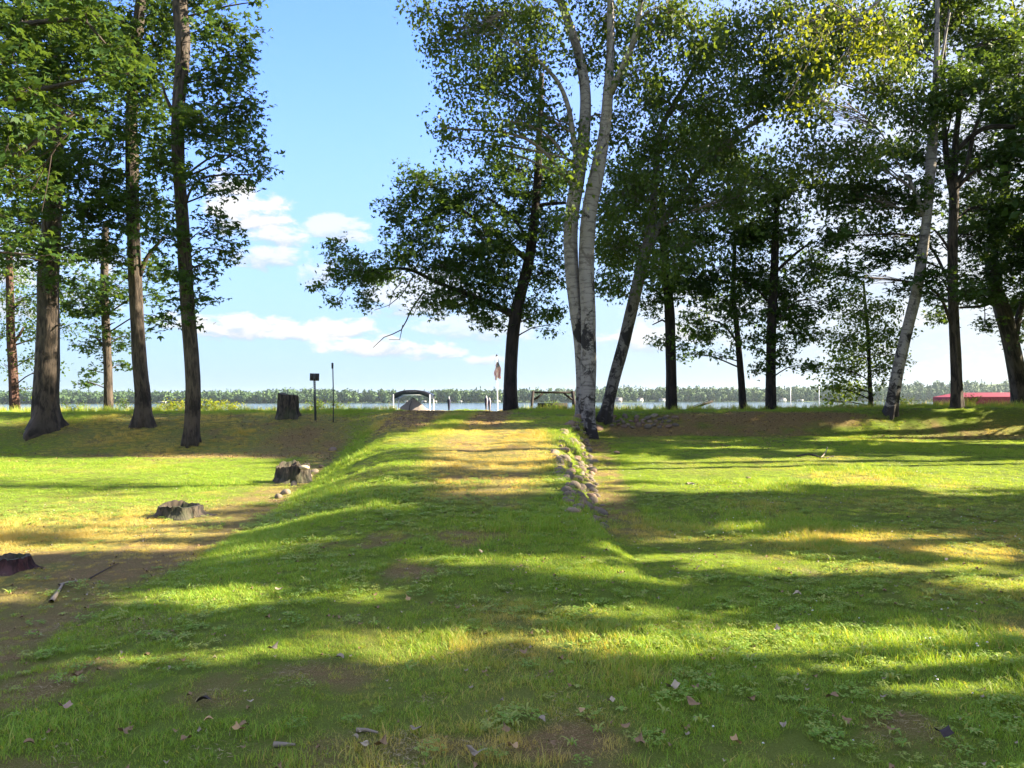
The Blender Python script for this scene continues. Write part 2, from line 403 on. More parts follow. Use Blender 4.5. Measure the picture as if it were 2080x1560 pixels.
# lake
def water_mat():
    m, n, b = mat('lake_water'); g = n.new('ShaderNodeNewGeometry').outputs['Position']
    b.inputs['Base Color'].default_value = (.05, .10, .15, 1); b.inputs['Roughness'].default_value = .12
    b.inputs['IOR'].default_value = 1.33
    h = n.m('ADD', n.noise(n.scale(g, (.25, 1.0, 1)), 1.2, 4, .6), n.noise(n.scale(g, (.05, .3, 1)), 1.0, 3))
    n.put(b.inputs['Normal'], n.bump(h, .35, .12)); return m
wv = np.array([[-3500, 36, LAKE], [3500, 36, LAKE], [3500, 2600, LAKE], [-3500, 2600, LAKE]], float)
tag(link('lake_water', mesh_np('lake_water', wv, [[0, 1, 2, 3]], water_mat())), kind='structure')

# far shore
px_top = [-1200, 0, 300, 480, 590, 640, 740, 850, 900, 1000, 1100, 1170, 1300, 1500, 1600, 1700, 1800, 1900, 1990, 2080, 3200]
hh = [16, 17.5, 18, 18, 22, 19.5, 15, 16, 21, 20, 23.5, 26, 23, 22.5, 24, 27, 30, 34, 39, 43, 43]
def treeh(az_px): return np.interp(az_px, px_top, hh)
def shore_h(x, y):
    pxx = 1040 + x / np.maximum(y, 1) * F
    rise = np.clip(treeh(pxx) - 15, 0, 40)
    return LAKE + sst((y - 1060) / 60) * .8 + rise * sst((y - 1085) / 110) + .0008 * (y - 1060)
fx = np.linspace(-3500, 3500, 220); fy = np.concatenate([np.linspace(1052, 1300, 30), [1600, 2600, 5200]])
X2, Y2 = np.meshgrid(fx, fy); Y2w = Y2 + 12 * (fbm(X2 * .004, X2 * 0) - .5)
Z2 = shore_h(X2, Y2); Z2[0] = LAKE - 1
nx2 = len(fx); i2, j2 = np.meshgrid(np.arange(len(fy) - 1), np.arange(nx2 - 1), indexing='ij'); i2 = i2.ravel(); j2 = j2.ravel()
tag(link('far_shore', mesh_np('far_shore', np.stack([X2.ravel(), Y2w.ravel(), Z2.ravel()], 1),
    np.stack([i2 * nx2 + j2, i2 * nx2 + j2 + 1, (i2 + 1) * nx2 + j2 + 1, (i2 + 1) * nx2 + j2], 1), simple('shore_grass', (.07, .12, .03), .9, 0, .5, .02), True)), kind='structure')

# ------------------------------------------------------------------ leaves
def rand_dirs(k):
    v = rng.normal(size=(k, 3)); return v / np.linalg.norm(v, axis=1)[:, None]
def leaf_quads(cen, size, droop=.3, flat=.5, aspect=.62, lobes=1):
    k = len(cen)
    a = rand_dirs(k); a[:, 2] = a[:, 2] * (1 - flat * .6) - droop; a /= np.linalg.norm(a, axis=1)[:, None]
    nrm = rand_dirs(k) * (1 - flat) + np.array([0, 0, flat]); w_ = np.cross(a, nrm); w_ /= np.linalg.norm(w_, axis=1)[:, None] + 1e-9
    nn = np.cross(w_, a)
    s = size * rng.uniform(.45, 1.35, k)[:, None]
    Vs = []
    for L in range(lobes):
        if lobes == 1: aa, ww, ls, asp = a, w_, s, aspect
        else:
            an = (L - (lobes - 1) / 2) * .85
            aa = a * math.cos(an) + w_ * math.sin(an); ww = -a * math.sin(an) + w_ * math.cos(an)
            ls = s * (1.0 if L == (lobes - 1) / 2 else .8); asp = .42
        base = cen; tip = cen + aa * ls
        mid = cen + aa * ls * .45
        Vs.append(np.stack([base, mid + ww * ls * asp * .5 + nn * ls * .10, tip - nn * ls * .05, mid - ww * ls * asp * .5 + nn * ls * .10], 1).reshape(-1, 3))
    V = np.vstack(Vs); Fq = np.arange(len(V)).reshape(-1, 4); return V, Fq

# sunlit patches on the lawn (world x, y, half sizes): the crowns to the right leave gaps there
SUNLIT = [(7.5, 15.2, 5.6, 2.3), (3.2, 12.6, 1.2, .5), (12, 14.5, 5, 2.3), (2.6, 17.5, .9, .6), (3.2, 14.6, 1.5, 1.3),
          (-1.1, 17.0, 2.2, 1.6), (-.3, 14.8, 1.5, 1.2), (-1.9, 13.2, 1.3, .35), (1.6, 14.9, .8, 1.2), (.6, 18.3, 1.5, .6),
          (-7.6, 13.0, 3.8, 1.9), (-11, 15.5, 5, 3.0), (-6.2, 16.3, 1.8, 1.6), (-5.2, 15.2, 1.6, .9), (-10, 19.0, 4.2, .9),
          (-4.6, 8.6, 1.5, .28), (-2.1, 9.6, .8, .25), (-.1, 7.2, 1.0, .30), (.9, 6.7, .7, .25), (1.8, 7.7, 1.2, .22), (3.2, 7.2, 1.5, .2), (4.7, 6.6, 1.2, .32),
          (2.6, 9.3, .5, .22), (-1.3, 6.15, .5, .25), (3.9, 5.2, .9, .18), (1.2, 5.05, .9, .28), (2.3, 4.7, .6, .2), (-.1, 10.6, .8, .18), (3.6, 3.9, .5, .35),
          (-8.5, 23.6, 4.0, .45), (-12.2, 22.5, 1.2, .35), (13.5, 24.6, 2.5, .5), (15, 21.8, 3, .6), (-.8, 3.15, .5, .25), (-6.8, 24.8, 1.2, .3), (1.5, 11.8, .25, .7)]
def in_sun(C3, xmin=-99):
    """True where the sun ray through a point reaches a sunlit patch of the lawn"""
    t = (C3[:, 2] - .25) / SD[2]
    for _ in range(2):
        gx_ = C3[:, 0] - SD[0] * t; gy_ = C3[:, 1] - SD[1] * t
        t = (C3[:, 2] - ground(gx_, np.clip(gy_, 0, 29))) / SD[2]
    gx_ = C3[:, 0] - SD[0] * t; gy_ = C3[:, 1] - SD[1] * t
    wob = .55 * (fbm(gx_ * .7, gy_ * 1.6 + 7, 3) - .5) * 2
    ok = np.zeros(len(C3), bool)
    for (cx, cy, rx, ry) in SUNLIT:
        rx = rx * 1.1; ry = ry * 1.12 + .06
        ok |= (((gx_ - cx) / rx) ** 2 + ((gy_ - cy) / ry) ** 2 + wob) < 1.0
    ok |= fbm(gx_ * .42 + 60, gy_ * 1.25 + 13, 3) > .63
    return ok & (gx_ > xmin)

STYLE = {'oak': dict(leaf='leaf_oak', size=.14, droop=.25, flat=.45, lobes=3, bark='bark_oak', K=12, nl=29),
         'maple': dict(leaf='leaf_maple', size=.16, droop=.25, flat=.6, lobes=3, bark='bark_maple', K=11, nl=26),
         'birch': dict(leaf='leaf_birch', size=.14, droop=.75, flat=.3, lobes=1, bark='bark_birch', K=14, nl=31),
         'spray': dict(leaf='leaf_spray', size=.105, droop=.75, flat=.3, lobes=1, bark='bark_birch', K=14, nl=31),
         'light': dict(leaf='leaf_light', size=.13, droop=.5, flat=.4, lobes=1, bark='bark_oak', K=13, nl=20),
         'grove': dict(leaf='leaf_maple', size=.26, droop=.2, flat=.5, lobes=1, bark='bark_maple', K=6.3, nl=16)}
def tree(name, label, style, trunks, blobs, group=None, extra=None, flare=.7, px=True, d=None, bark=None, cull=False, twigs=True, cat='tree', spread=.8, dens=1.0, baretwigs=None, tall=None):
    """trunks: list of [(px, py, half width px[, depth])...]; blobs: (px, py, rx, ry[, depth offset]) measured in the photograph at depth d"""
    S = STYLE[style]
    def pt(p): return np.array([*P(p[0], p[1], p[3] if len(p) > 3 else d), p[2] * (p[3] if len(p) > 3 else d) / F])
    sk = []
    for t in trunks: sk.append(spline([pt(p) if px else np.array(p, float) for p in t], .22))
    b0 = sk[0][0][:3].copy()
    b0[2] = float(ground(b0[0], b0[1]))
    rt = root(name, b0, label, cat, group)
    tb = MB(); lows = []
    for q, s_ in enumerate(sk):
        pts = s_[:, :3].copy(); rad = s_[:, 3].copy()
        main = q == 0 or (flare and abs(pts[0][2] - b0[2]) < .6)
        sides = 24 if rad.max() > .1 else 8
        th = np.arange(sides) * 2 * np.pi / sides
        z0 = pts[:, 2] - b0[2]
        if main:
            pts = np.vstack([pts[0] - [0, 0, .25], pts]); rad = np.concatenate([[rad[0]], rad]); z0 = pts[:, 2] - b0[2]
        jit = np.ones((len(pts), sides))
        LL = np.arange(len(pts)) * .22
        jit += .16 * (fbm(th[None] * 2.2 + 5 * q + b0[0], LL[:, None] * .9 + 0 * th[None], 3) - .5) + .08 * (np.sin(th * 7 + q)[None] * np.cos(LL * .7)[:, None])
        jit += .035 * np.cos(th * 11 + 1.5 * np.sin(LL * 1.3)[:, None])
        if main:
            fl = flare * np.exp(-np.clip(z0, 0, 9) / .28)
            jit += fl[:, None] * (.5 + .5 * np.cos(th * 3 + b0[0])[None] + .45 * np.cos(th * 5 + 2)[None] + .25 * np.cos(th * 8 + 1)[None])
        tb.tube(pts - b0, rad, sides, jit)
        lows.append(np.repeat(np.exp(-np.clip(z0, 0, 20) / 1.1), sides)); lows.append([0, 0])
    if style == 'maple' and px:
        s_ = sk[0]
        for q in range(7):
            j = rng.integers(len(s_) // 6, int(len(s_) * .75)); a_ = rng.uniform(0, 6.28); D = np.array([math.cos(a_), math.sin(a_) * .6, rng.uniform(.1, .6)]); r_ = s_[j][3]; c_ = s_[j][:3] - b0; l_ = rng.uniform(.08, .4)
            tb.tube([c_ + D * r_ * .5, c_ + D * (r_ + l_ * .5), c_ + D * (r_ + l_) + [0, 0, rng.uniform(-.05, .1)]], [.035, .024, .012], 8); lows.append(np.zeros(26))
    o = tb.build('trunk', M[bark or S['bark']], rt, True)
    at = o.data.attributes.new('low', 'FLOAT', 'POINT'); at.data.foreach_set('value', np.concatenate(lows).astype(np.float32))
    allsk = np.vstack(sk)
    # crown
    br = MB(); CEN = []
    for bl in blobs:
        if px:
            dd = d + (bl[4] if len(bl) > 4 else rng.uniform(-1, 1) * spread)
            c = P(bl[0], bl[1], dd); rx = bl[2] * dd / F; rz = bl[3] * dd / F; ry = max(.7, min(1.15 * (rx + rz) / 2, 2.4))
        else:
            c = np.array(bl[:3], float); rx, ry, rz = bl[3:6]
        k = max(2, int(S['K'] * dens * math.pi * rx * rz * (ry / 1.3) ** .35))
        u = rand_dirs(k) * (rng.random(k) ** .40)[:, None]
        # uneven outline: pull clumps in and out
        cc = c + u * np.array([rx, ry, rz]) * (1 + .22 * rng.normal(size=(k, 1)))
        if len(cc) == 0: continue
        hd = np.hypot(allsk[:, 0] - c[0], allsk[:, 1] - c[1]); dist = hd + 1.1 * np.abs(allsk[:, 2] - (c[2] - .35 * hd))
        a = allsk[np.argmin(dist)]
        mid = (a[:3] + c) / 2 + rng.normal(size=3) * .12 * np.linalg.norm(c - a[:3]) * np.array([1, 1, .5]) + np.array([0, 0, .13]) * np.linalg.norm(c - a[:3])
        r0 = min(a[3] * .5, .014 + .010 * np.linalg.norm(c - a[:3])); end = c + (c - a[:3]) / (np.linalg.norm(c - a[:3]) + .01) * rx * .4
        bsp = spline([np.append(a[:3], r0), np.append(mid, r0 * .75), np.append(c, r0 * .4), np.append(end, .006)], .3)
        br.tube(bsp[:, :3] - b0, bsp[:, 3], 5, cap=False)
        if twigs:
            for q in cc[::(1 if style != 'grove' else 4)]:
                j = rng.integers(len(bsp) // 3, len(bsp)); s0 = bsp[j]
                mm = (s0[:3] + q) / 2 + rng.normal(size=3) * .08
                br.tube(np.array([s0[:3], mm, q]) - b0, [min(.012, s0[3]), .007, .003], 3, cap=False)
        CEN.append(cc)
    for tw in (baretwigs or []):
        t_ = spline([pt(p) for p in tw], .3); br.tube(t_[:, :3] - b0, t_[:, 3], 5, cap=False)
    if br.V: br.build('branch', M['twig_pale'] if style in ('birch', 'spray') else M['twig'], rt, True)
    cen = np.vstack(CEN); kk = S['nl']
    rep = np.repeat(cen, kk, 0); nlv = len(rep)
    off = rng.normal(size=(nlv, 3)) * np.array([.20, .20, .11 if style not in ('birch', 'spray') else .2]) * (1 if style != 'grove' else 1.5)
    if style in ('birch', 'spray'): off[:, 2] -= .1
    lc = rep + off
    if cull: lc = lc[~in_sun(lc, -2.8 if cull == 'right' else -99)]
    lc = lc - b0
    V, Fq = leaf_quads(lc, S['size'], S['droop'], S['flat'], .62, S['lobes'])
    link('crown', mesh_np('crown', V, Fq, M[S['leaf']]), rt)
    global NLEAF; NLEAF += len(Fq)
    return rt
NLEAF = 0

G_L = 'trees on the bank left of the ramp'
# --- left group
tree('maple_tree', 'tall straight maple, rightmost trunk of the left group with a lean at its top', 'maple',
     [[(389, 893, 15), (392, 800, 14.5), (390, 740, 14), (380, 600, 13), (371, 450, 12), (362, 320, 12), (362, 220, 12), (372, 100, 14), (366, 20, 14), (362, -80, 10), (365, -200, 8)],
      [(366, 240, 6), (352, 228, 5), (338, 200, 3), (330, 170, 2)]],
     [(455, 60, 50, 60), (430, 160, 75, 60), (480, 120, 35, 50), (455, 260, 70, 65), (500, 300, 40, 30), (520, 330, 38, 20), (540, 355, 24, 10), (425, 370, 60, 45), (480, 385, 30, 18), (440, 470, 45, 45), (405, 540, 45, 35), (460, 510, 28, 30),
      (385, 600, 42, 30), (350, 560, 28, 35), (340, 480, 45, 60), (480, 210, 45, 35), (400, 250, 60, 60), (330, 330, 50, 60), (395, 650, 24, 16), (420, 600, 20, 20), (320, 650, 24, 24), (390, 10, 70, 40), (420, -90, 90, 70), (330, -120, 90, 70), (510, 5, 24, 10)],
     d=22.6, flare=.5)
tree('maple_tree', 'tall maple with flared split base between the two other big left trunks', 'maple',
     [[(293, 872, 16), (290, 800, 14.5), (284, 740, 13.5), (276, 600, 12.5), (270, 450, 12), (268, 330, 12), (268, 200, 11), (280, 60, 10), (290, -40, 9), (292, -180, 7)],
      [(272, 360, 5), (230, 350, 4.5), (190, 330, 4), (150, 340, 3)], [(284, 560, 5), (300, 520, 4), (335, 480, 3)]],
     [(270, 120, 100, 90), (230, 250, 90, 70), (330, 90, 50, 70), (200, 40, 110, 60), (310, 200, 45, 70), (310, 420, 50, 60), (235, 420, 60, 70), (230, 520, 60, 40), (330, 30, 50, 40), (310, 560, 35, 50), (320, 290, 40, 40), (240, -90, 120, 80)],
     d=24.2, flare=.9, spread=1.2)
tree('maple_tree', 'thick furrowed maple near the left edge with yellow grass at its flared roots', 'maple',
     [[(92, 880, 25), (92, 820, 24), (95, 760, 22), (98, 650, 20), (98, 560, 19), (105, 450, 17), (112, 330, 14), (115, 200, 12), (110, 50, 10), (105, -120, 8)],
      [(105, 300, 6), (130, 250, 5), (180, 215, 4), (200, 190, 2.5)]],
     [(100, 330, 110, 90), (60, 450, 90, 70), (170, 430, 90, 60), (150, 510, 70, 35), (30, 300, 90, 100), (190, 330, 60, 60), (30, 520, 60, 40), (60, 180, 120, 90), (140, 60, 110, 90), (20, 60, 90, 90), (110, 560, 40, 25), (60, -80, 140, 90)],
     d=23.8, flare=.95, spread=1.4)
tree('maple_tree', 'slim maple standing beyond the crest between the two left trunks', 'maple',
     [[(221, 827, 8.5), (219, 740, 8), (213, 620, 7.5), (212, 560, 7), (215, 450, 6)], [(219, 720, 3), (200, 690, 2), (180, 680, 1)]],
     [(205, 640, 50, 45), (190, 705, 35, 25), (180, 750, 22, 22), (170, 600, 60, 45), (235, 690, 32, 40), (240, 580, 50, 50), (245, 740, 20, 18), (165, 780, 16, 10), (305, 640, 18, 30), (300, 600, 22, 25), (290, 680, 16, 14)],
     d=31, flare=.3, dens=.8)
tree('oak_tree', 'reddish trunked tree beyond the crest at the far left edge', 'light',
     [[(30, 829, 9), (27, 760, 8.5), (22, 680, 8), (20, 600, 7), (18, 500, 6)], [(24, 700, 4), (40, 680, 3), (48, 665, 2)]],
     [(30, 620, 60, 40), (75, 670, 40, 30), (15, 560, 70, 50), (120, 600, 50, 40), (70, 730, 40, 26), (100, 760, 24, 24), (10, 740, 16, 24), (140, 660, 26, 26), (60, 790, 20, 12), (0, 680, 30, 30)],
     d=32, flare=.5, bark='bark_red', dens=1.0)
tree('maple_tree', 'broad maple beside the left edge whose boughs hang over the left trunks', 'maple',
     [[(-190, 905, 26), (-185, 700, 24), (-170, 400, 22), (-150, 100, 18), (-140, -250, 12)],
      [(-165, 320, 10), (-60, 240, 8), (60, 190, 6), (180, 160, 3)], [(-150, 120, 9), (0, 60, 7), (150, 40, 4), (190, 60, 3), (215, 90, 2)],
      [(-160, 360, 8), (0, 330, 6), (95, 270, 4), (150, 230, 3)]],
     [(60, 50, 110, 60), (190, 100, 90, 50), (110, 170, 100, 60), (250, 150, 50, 40), (30, 260, 80, 80), (60, 380, 60, 60), (50, 480, 45, 40), (170, 20, 90, 40), (20, 140, 70, 70), (170, 240, 60, 35), (-80, 100, 120, 120), (-90, 350, 110, 120), (90, 520, 30, 22)],
     d=17, flare=.5, spread=1.2, baretwigs=[[(150, 260, 2), (120, 290, 2), (95, 330, 1.6), (40, 370, 1), (10, 400, .7)], [(105, 310, 1.5), (95, 380, 1), (85, 430, .7)], [(110, 300, 1.2), (60, 330, .9), (20, 345, .6)], [(95, 330, 1.2), (70, 380, .9), (50, 410, .6)]])
# --- centre
tree('oak_tree', 'dark leaning oak left of the birches with one long bough reaching left', 'oak',
     [[(1036, 826, 14), (1037, 760, 13), (1041, 690, 12.5), (1050, 630, 12), (1062, 580, 11), (1076, 520, 10), (1086, 440, 9), (1092, 360, 8), (1096, 260, 6), (1100, 150, 5)],
      [(1046, 640, 8), (1020, 628, 7), (980, 610, 5.5), (930, 590, 4.5), (880, 570, 4), (840, 550, 3.5), (800, 545, 3), (740, 552, 2)],
      [(1074, 530, 6), (1000, 470, 4), (930, 420, 3), (880, 380, 2)], [(1088, 420, 5), (1110, 415, 4), (1150, 412, 3)], [(1080, 500, 4), (1040, 440, 3), (990, 400, 2)]],
     [(700, 545, 52, 34), (760, 560, 60, 45), (690, 510, 34, 20), (650, 585, 30, 12), (740, 610, 36, 20), (690, 605, 22, 16), (820, 520, 60, 35),
      (860, 470, 70, 36), (800, 440, 45, 20), (830, 405, 55, 28), (860, 360, 55, 25), (900, 540, 70, 50), (900, 420, 60, 40), (880, 380, 40, 30),
      (960, 600, 75, 50), (900, 610, 50, 30), (1000, 490, 80, 60), (960, 400, 70, 50), (1070, 630, 50, 30), (1110, 560, 45, 50), (960, 530, 70, 50), (1010, 570, 60, 50), (1000, 660, 30, 14), (960, 650, 34, 16), (1120, 640, 36, 24), (1060, 400, 60, 60), (1110, 470, 50, 60), (1030, 340, 60, 40), (1120, 350, 50, 60), (890, 640, 24, 12), (1120, 660, 24, 10)],
     d=28, flare=.3, dens=1.15,
     baretwigs=[[(862, 590, 2), (835, 630, 1.6), (815, 670, 1.2), (780, 685, .9), (758, 706, .5)], [(818, 660, 1), (812, 690, .7), (790, 690, .5)], [(840, 560, 1.3), (815, 600, 1), (790, 620, .7), (760, 630, .5)], [(820, 570, 1), (800, 590, .8), (790, 625, .5)], [(900, 590, 1.4), (860, 600, 1), (840, 640, .7)]])
tree('birch_tree', 'white double trunked birch at the end of the stone edging', 'birch',
     [[(1192, 888, 19, 23.0), (1192, 820, 17, 23.1), (1195, 740, 15.5, 23.2), (1194, 620, 15, 23.3), (1191, 520, 15.5, 23.4), (1197, 430, 15.5, 23.4), (1213, 350, 14.5, 23.3), (1228, 270, 11.5, 23.2), (1236, 180, 10, 23), (1240, 90, 8, 23), (1240, -60, 6, 23)],
      [(1180, 872, 13, 23.3), (1180, 780, 10, 23.5), (1178, 700, 12, 23.6), (1170, 630, 13, 23.6), (1161, 540, 14, 23.6), (1160, 450, 14.5, 23.6), (1172, 370, 14, 23.6), (1185, 290, 12, 23.6), (1189, 200, 10.5, 23.6), (1180, 130, 10, 23.7), (1160, 60, 9, 23.8), (1135, -10, 8, 23.9), (1110, -120, 6, 24)],
      [(1172, 330, 6, 23.6), (1163, 270, 5.5, 23.4), (1155, 220, 5, 23.2), (1135, 170, 4.5, 23), (1100, 130, 3.5, 22.7), (1050, 90, 2.5, 22.5)],
      [(1240, 190, 8, 23), (1262, 140, 7, 22.8), (1285, 90, 6, 22.6), (1300, 20, 5, 22.4), (1310, -80, 4, 22.2)]],
     [(865, 20, 50, 30), (900, 75, 50, 50), (960, 60, 80, 70), (1030, 40, 80, 60), (930, 170, 50, 50), (1000, 150, 80, 70), (900, 260, 26, 30), (930, 280, 45, 30), (1000, 240, 60, 50), (1080, 130, 70, 80), (1100, 40, 70, 50), (1230, 40, 80, 60), (1330, 60, 70, 70),
      (1070, 230, 60, 60), (1130, 260, 50, 60), (1280, 150, 60, 60), (1250, 240, 40, 60), (1000, 300, 40, 25), (1380, 30, 70, 60), (1150, 350, 30, 50), (1000, -90, 130, 70), (1200, -100, 130, 80), (1380, -90, 110, 80), (1140, 440, 18, 30), (1160, 440, 20, 24, -.8), (1190, 300, 26, 40, -.9), (1180, 130, 60, 40, 1)],
     d=23.4, flare=.5, spread=1.5)
tree('birch_tree', 'dark barked birch leaning right behind the double trunked birch', 'birch',
     [[(1228, 862, 13), (1236, 820, 12), (1250, 760, 12), (1266, 700, 12), (1280, 640, 12), (1297, 570, 12), (1312, 510, 11), (1325, 440, 8), (1332, 360, 7), (1340, 270, 6), (1370, 210, 5), (1405, 150, 4)],
      [(1316, 500, 8), (1345, 450, 7), (1390, 390, 6), (1430, 340, 5), (1480, 290, 4), (1540, 240, 3)], [(1400, 370, 4), (1450, 320, 3.5), (1500, 270, 3), (1560, 240, 2)]],
     [(1280, 400, 60, 70), (1260, 500, 50, 50), (1330, 540, 55, 40), (1340, 300, 80, 70), (1400, 400, 70, 60), (1390, 500, 60, 40), (1470, 300, 80, 60), (1440, 200, 80, 60), (1260, 570, 30, 22), (1240, 420, 30, 40), (1330, 200, 50, 60), (1480, 100, 70, 70), (1500, 400, 60, 50), (1420, 100, 60, 60), (1540, 200, 60, 50)],
     d=25, flare=.5, dens=1.5, spread=1.6, bark='bark_old_birch')
G_R = 'trees along the crest right of the birches'
tree('oak_tree', 'straight dark oak on the crest just right of the leaning birch', 'oak',
     [[(1364, 826, 11), (1363, 740, 10.5), (1360, 640, 10), (1352, 540, 9), (1346, 460, 8), (1345, 380, 6)], [(1362, 660, 2.5), (1345, 650, 2), (1325, 660, 1)]],
     [(1375, 560, 60, 50), (1335, 615, 40, 32), (1345, 690, 22, 16), (1410, 480, 60, 50), (1330, 450, 50, 60), (1400, 590, 45, 30), (1250, 500, 50, 60), (1230, 430, 30, 50), (1240, 580, 40, 26), (1300, 360, 60, 60), (1385, 700, 14, 24), (1420, 300, 70, 80)],
     d=28.5, flare=.2, dens=1.35)
tree('oak_tree', 'thin dark tree on the crest left of the thicker oak', 'oak',
     [[(1509, 825, 7), (1505, 760, 6.5), (1498, 680, 5.5), (1490, 600, 5), (1492, 500, 4)], [(1500, 700, 2.5), (1470, 660, 2), (1440, 650, 1.2)]],
     [(1460, 610, 50, 35), (1440, 680, 45, 24), (1410, 650, 32, 22), (1500, 560, 45, 50), (1490, 650, 35, 30), (1440, 560, 45, 40), (1400, 720, 16, 12), (1450, 720, 30, 12), (1500, 480, 50, 40), (1480, 420, 60, 40)],
     d=29, flare=.2, dens=1.3)
tree('oak_tree', 'dark oak on the crest left of the feathery young tree', 'oak',
     [[(1566, 825, 10), (1566, 740, 9.5), (1568, 640, 9), (1572, 560, 8), (1575, 480, 7), (1578, 400, 5)], [(1568, 560, 3.5), (1610, 520, 3), (1650, 490, 2)], [(1566, 620, 3), (1540, 590, 2.5), (1510, 570, 1.5)]],
     [(1580, 470, 70, 50), (1650, 540, 55, 40), (1600, 600, 70, 45), (1540, 570, 50, 45), (1550, 690, 40, 30), (1640, 680, 40, 30), (1600, 390, 80, 50), (1640, 740, 24, 20), (1560, 640, 50, 30), (1620, 640, 45, 30), (1545, 740, 18, 26), (1600, 720, 28, 24), (1530, 350, 70, 60), (1690, 620, 30, 24), (1520, 480, 50, 50)],
     d=28, flare=.2, dens=1.25)
tree('young_tree', 'feathery young tree on the crest, leafy almost to the grass', 'light',
     [[(1769, 825, 5), (1766, 760, 4), (1764, 690, 3.5), (1758, 620, 3), (1754, 570, 2)]],
     [(1750, 640, 50, 40), (1790, 680, 50, 40), (1715, 690, 45, 35), (1700, 750, 45, 30), (1690, 790, 35, 22), (1740, 790, 40, 20), (1790, 750, 35, 30), (1750, 720, 40, 35), (1820, 720, 20, 30), (1730, 600, 40, 25), (1800, 620, 30, 25), (1690, 815, 24, 8)],
     d=29, flare=.2, dens=1.9)
tree('birch_tree', 'single leaning white birch on the right bank', 'birch',
     [[(1804, 862, 12), (1812, 820, 11.5), (1826, 740, 11), (1845, 660, 10.5), (1862, 590, 10), (1876, 500, 9.5), (1886, 400, 9), (1893, 300, 9), (1899, 200, 7), (1903, 100, 5), (1904, 0, 4), (1905, -120, 3)],
      [(1878, 440, 5), (1862, 400, 4), (1846, 362, 3.5), (1838, 355, 3)], [(1890, 270, 4), (1850, 240, 3.5), (1800, 200, 2.5)], [(1895, 220, 4), (1912, 120, 3), (1930, 20, 2)]],
     [(1700, 90, 80, 60), (1800, 180, 70, 60), (1640, 200, 70, 60), (1740, 300, 70, 50), (1850, 80, 60, 70), (1570, 130, 60, 70), (1700, 400, 70, 40), (1780, 420, 50, 50), (1580, 30, 80, 45), (1700, 10, 80, 40), (1640, 320, 60, 50), (1860, 240, 40, 60), (1640, 120, 60, 50), (1790, 60, 60, 60), (1700, -80, 110, 60), (1880, -70, 110, 60)],
     d=25.3, flare=.5, dens=1.5, spread=1.6)
tree('birch_tree', 'birch at the right edge whose sunlit yellow green sprays hang in front of the others', 'spray',
     [[(2290, 960, 12), (2285, 700, 10), (2270, 400, 9), (2240, 100, 10), (2200, -150, 8)], [(2250, 150, 6), (2100, -20, 5), (1950, -60, 4), (1820, -20, 3), (1740, 40, 2)]],
     [(1660, 30, 60, 30), (1720, 70, 60, 36), (1790, 110, 40, 34), (1760, 60, 50, 40), (1700, 150, 50, 26), (1830, 100, 26, 34), (1680, 190, 34, 18), (1640, 90, 50, 40), (1600, 60, 40, 40), (1900, -60, 80, 30), (2160, -60, 110, 60), (1610, 190, 30, 16)],
     d=16.5, flare=.5, dens=.9, spread=.7, cull='right')
tree('maple_tree', 'dark forked maple left of the thick right edge trunk', 'maple',
     [[(1944, 847, 12), (1943, 780, 10.5), (1940, 700, 10), (1936, 600, 9.5), (1935, 500, 9), (1937, 440, 9), (1938, 385, 9)],
      [(1937, 400, 7), (1925, 340, 6), (1918, 260, 5), (1915, 180, 4), (1920, 60, 3)], [(1938, 390, 7), (1940, 300, 6), (1948, 220, 5), (1950, 120, 4)],
      [(1938, 385, 5), (1965, 330, 4.5), (1978, 270, 4), (2000, 210, 3), (2015, 150, 2)], [(1939, 388, 4), (1985, 340, 3.5), (2030, 310, 3), (2080, 280, 2)],
      [(1940, 310, 5), (1975, 275, 5), (2010, 258, 5), (2060, 258, 5)], [(1936, 520, 3), (1910, 480, 2.5), (1890, 460, 1.5)]],
     [(1980, 180, 80, 60), (1940, 50, 80, 60), (2040, 330, 60, 60), (1960, 320, 50, 50), (1850, 400, 55, 50), (1980, 480, 70, 45), (1900, 560, 45, 35), (1850, 500, 45, 40), (2040, 420, 60, 50), (1920, 200, 50, 60), (1960, 600, 45, 26), (2020, 90, 60, 60), (1900, 320, 40, 50), (1820, 320, 50, 40), (1700, 480, 60, 40), (1780, 520, 50, 30), (1720, 560, 50, 26), (1760, 380, 60, 40), (1960, -70, 120, 60), (1830, 590, 26, 16)],
     d=26, flare=.35, dens=1.5, spread=1.8)
tree('maple_tree', 'thick trunked maple at the right edge beside the red canopy', 'maple',
     [[(2076, 820, 17), (2066, 760, 16), (2054, 700, 15), (2042, 650, 15), (2030, 610, 14), (2018, 570, 13), (2016, 500, 11), (2040, 400, 8), (2050, 250, 6)], [(2058, 700, 8), (2070, 640, 6), (2082, 600, 5)], [(2030, 600, 5), (2000, 620, 3.5), (1950, 625, 2)]],
     [(2050, 480, 60, 60), (2010, 560, 60, 40), (1980, 600, 60, 28), (1920, 640, 36, 20), (2060, 620, 40, 40), (2060, 120, 60, 90), (2030, 230, 60, 60), (1900, 610, 30, 18), (2070, 680, 24, 26), (2000, 660, 36, 16), (2130, 500, 90, 120), (2150, 250, 110, 120), (2060, 540, 40, 30), (1980, 420, 60, 50)],
     d=29, flare=.3, dens=1.3, spread=1.2)

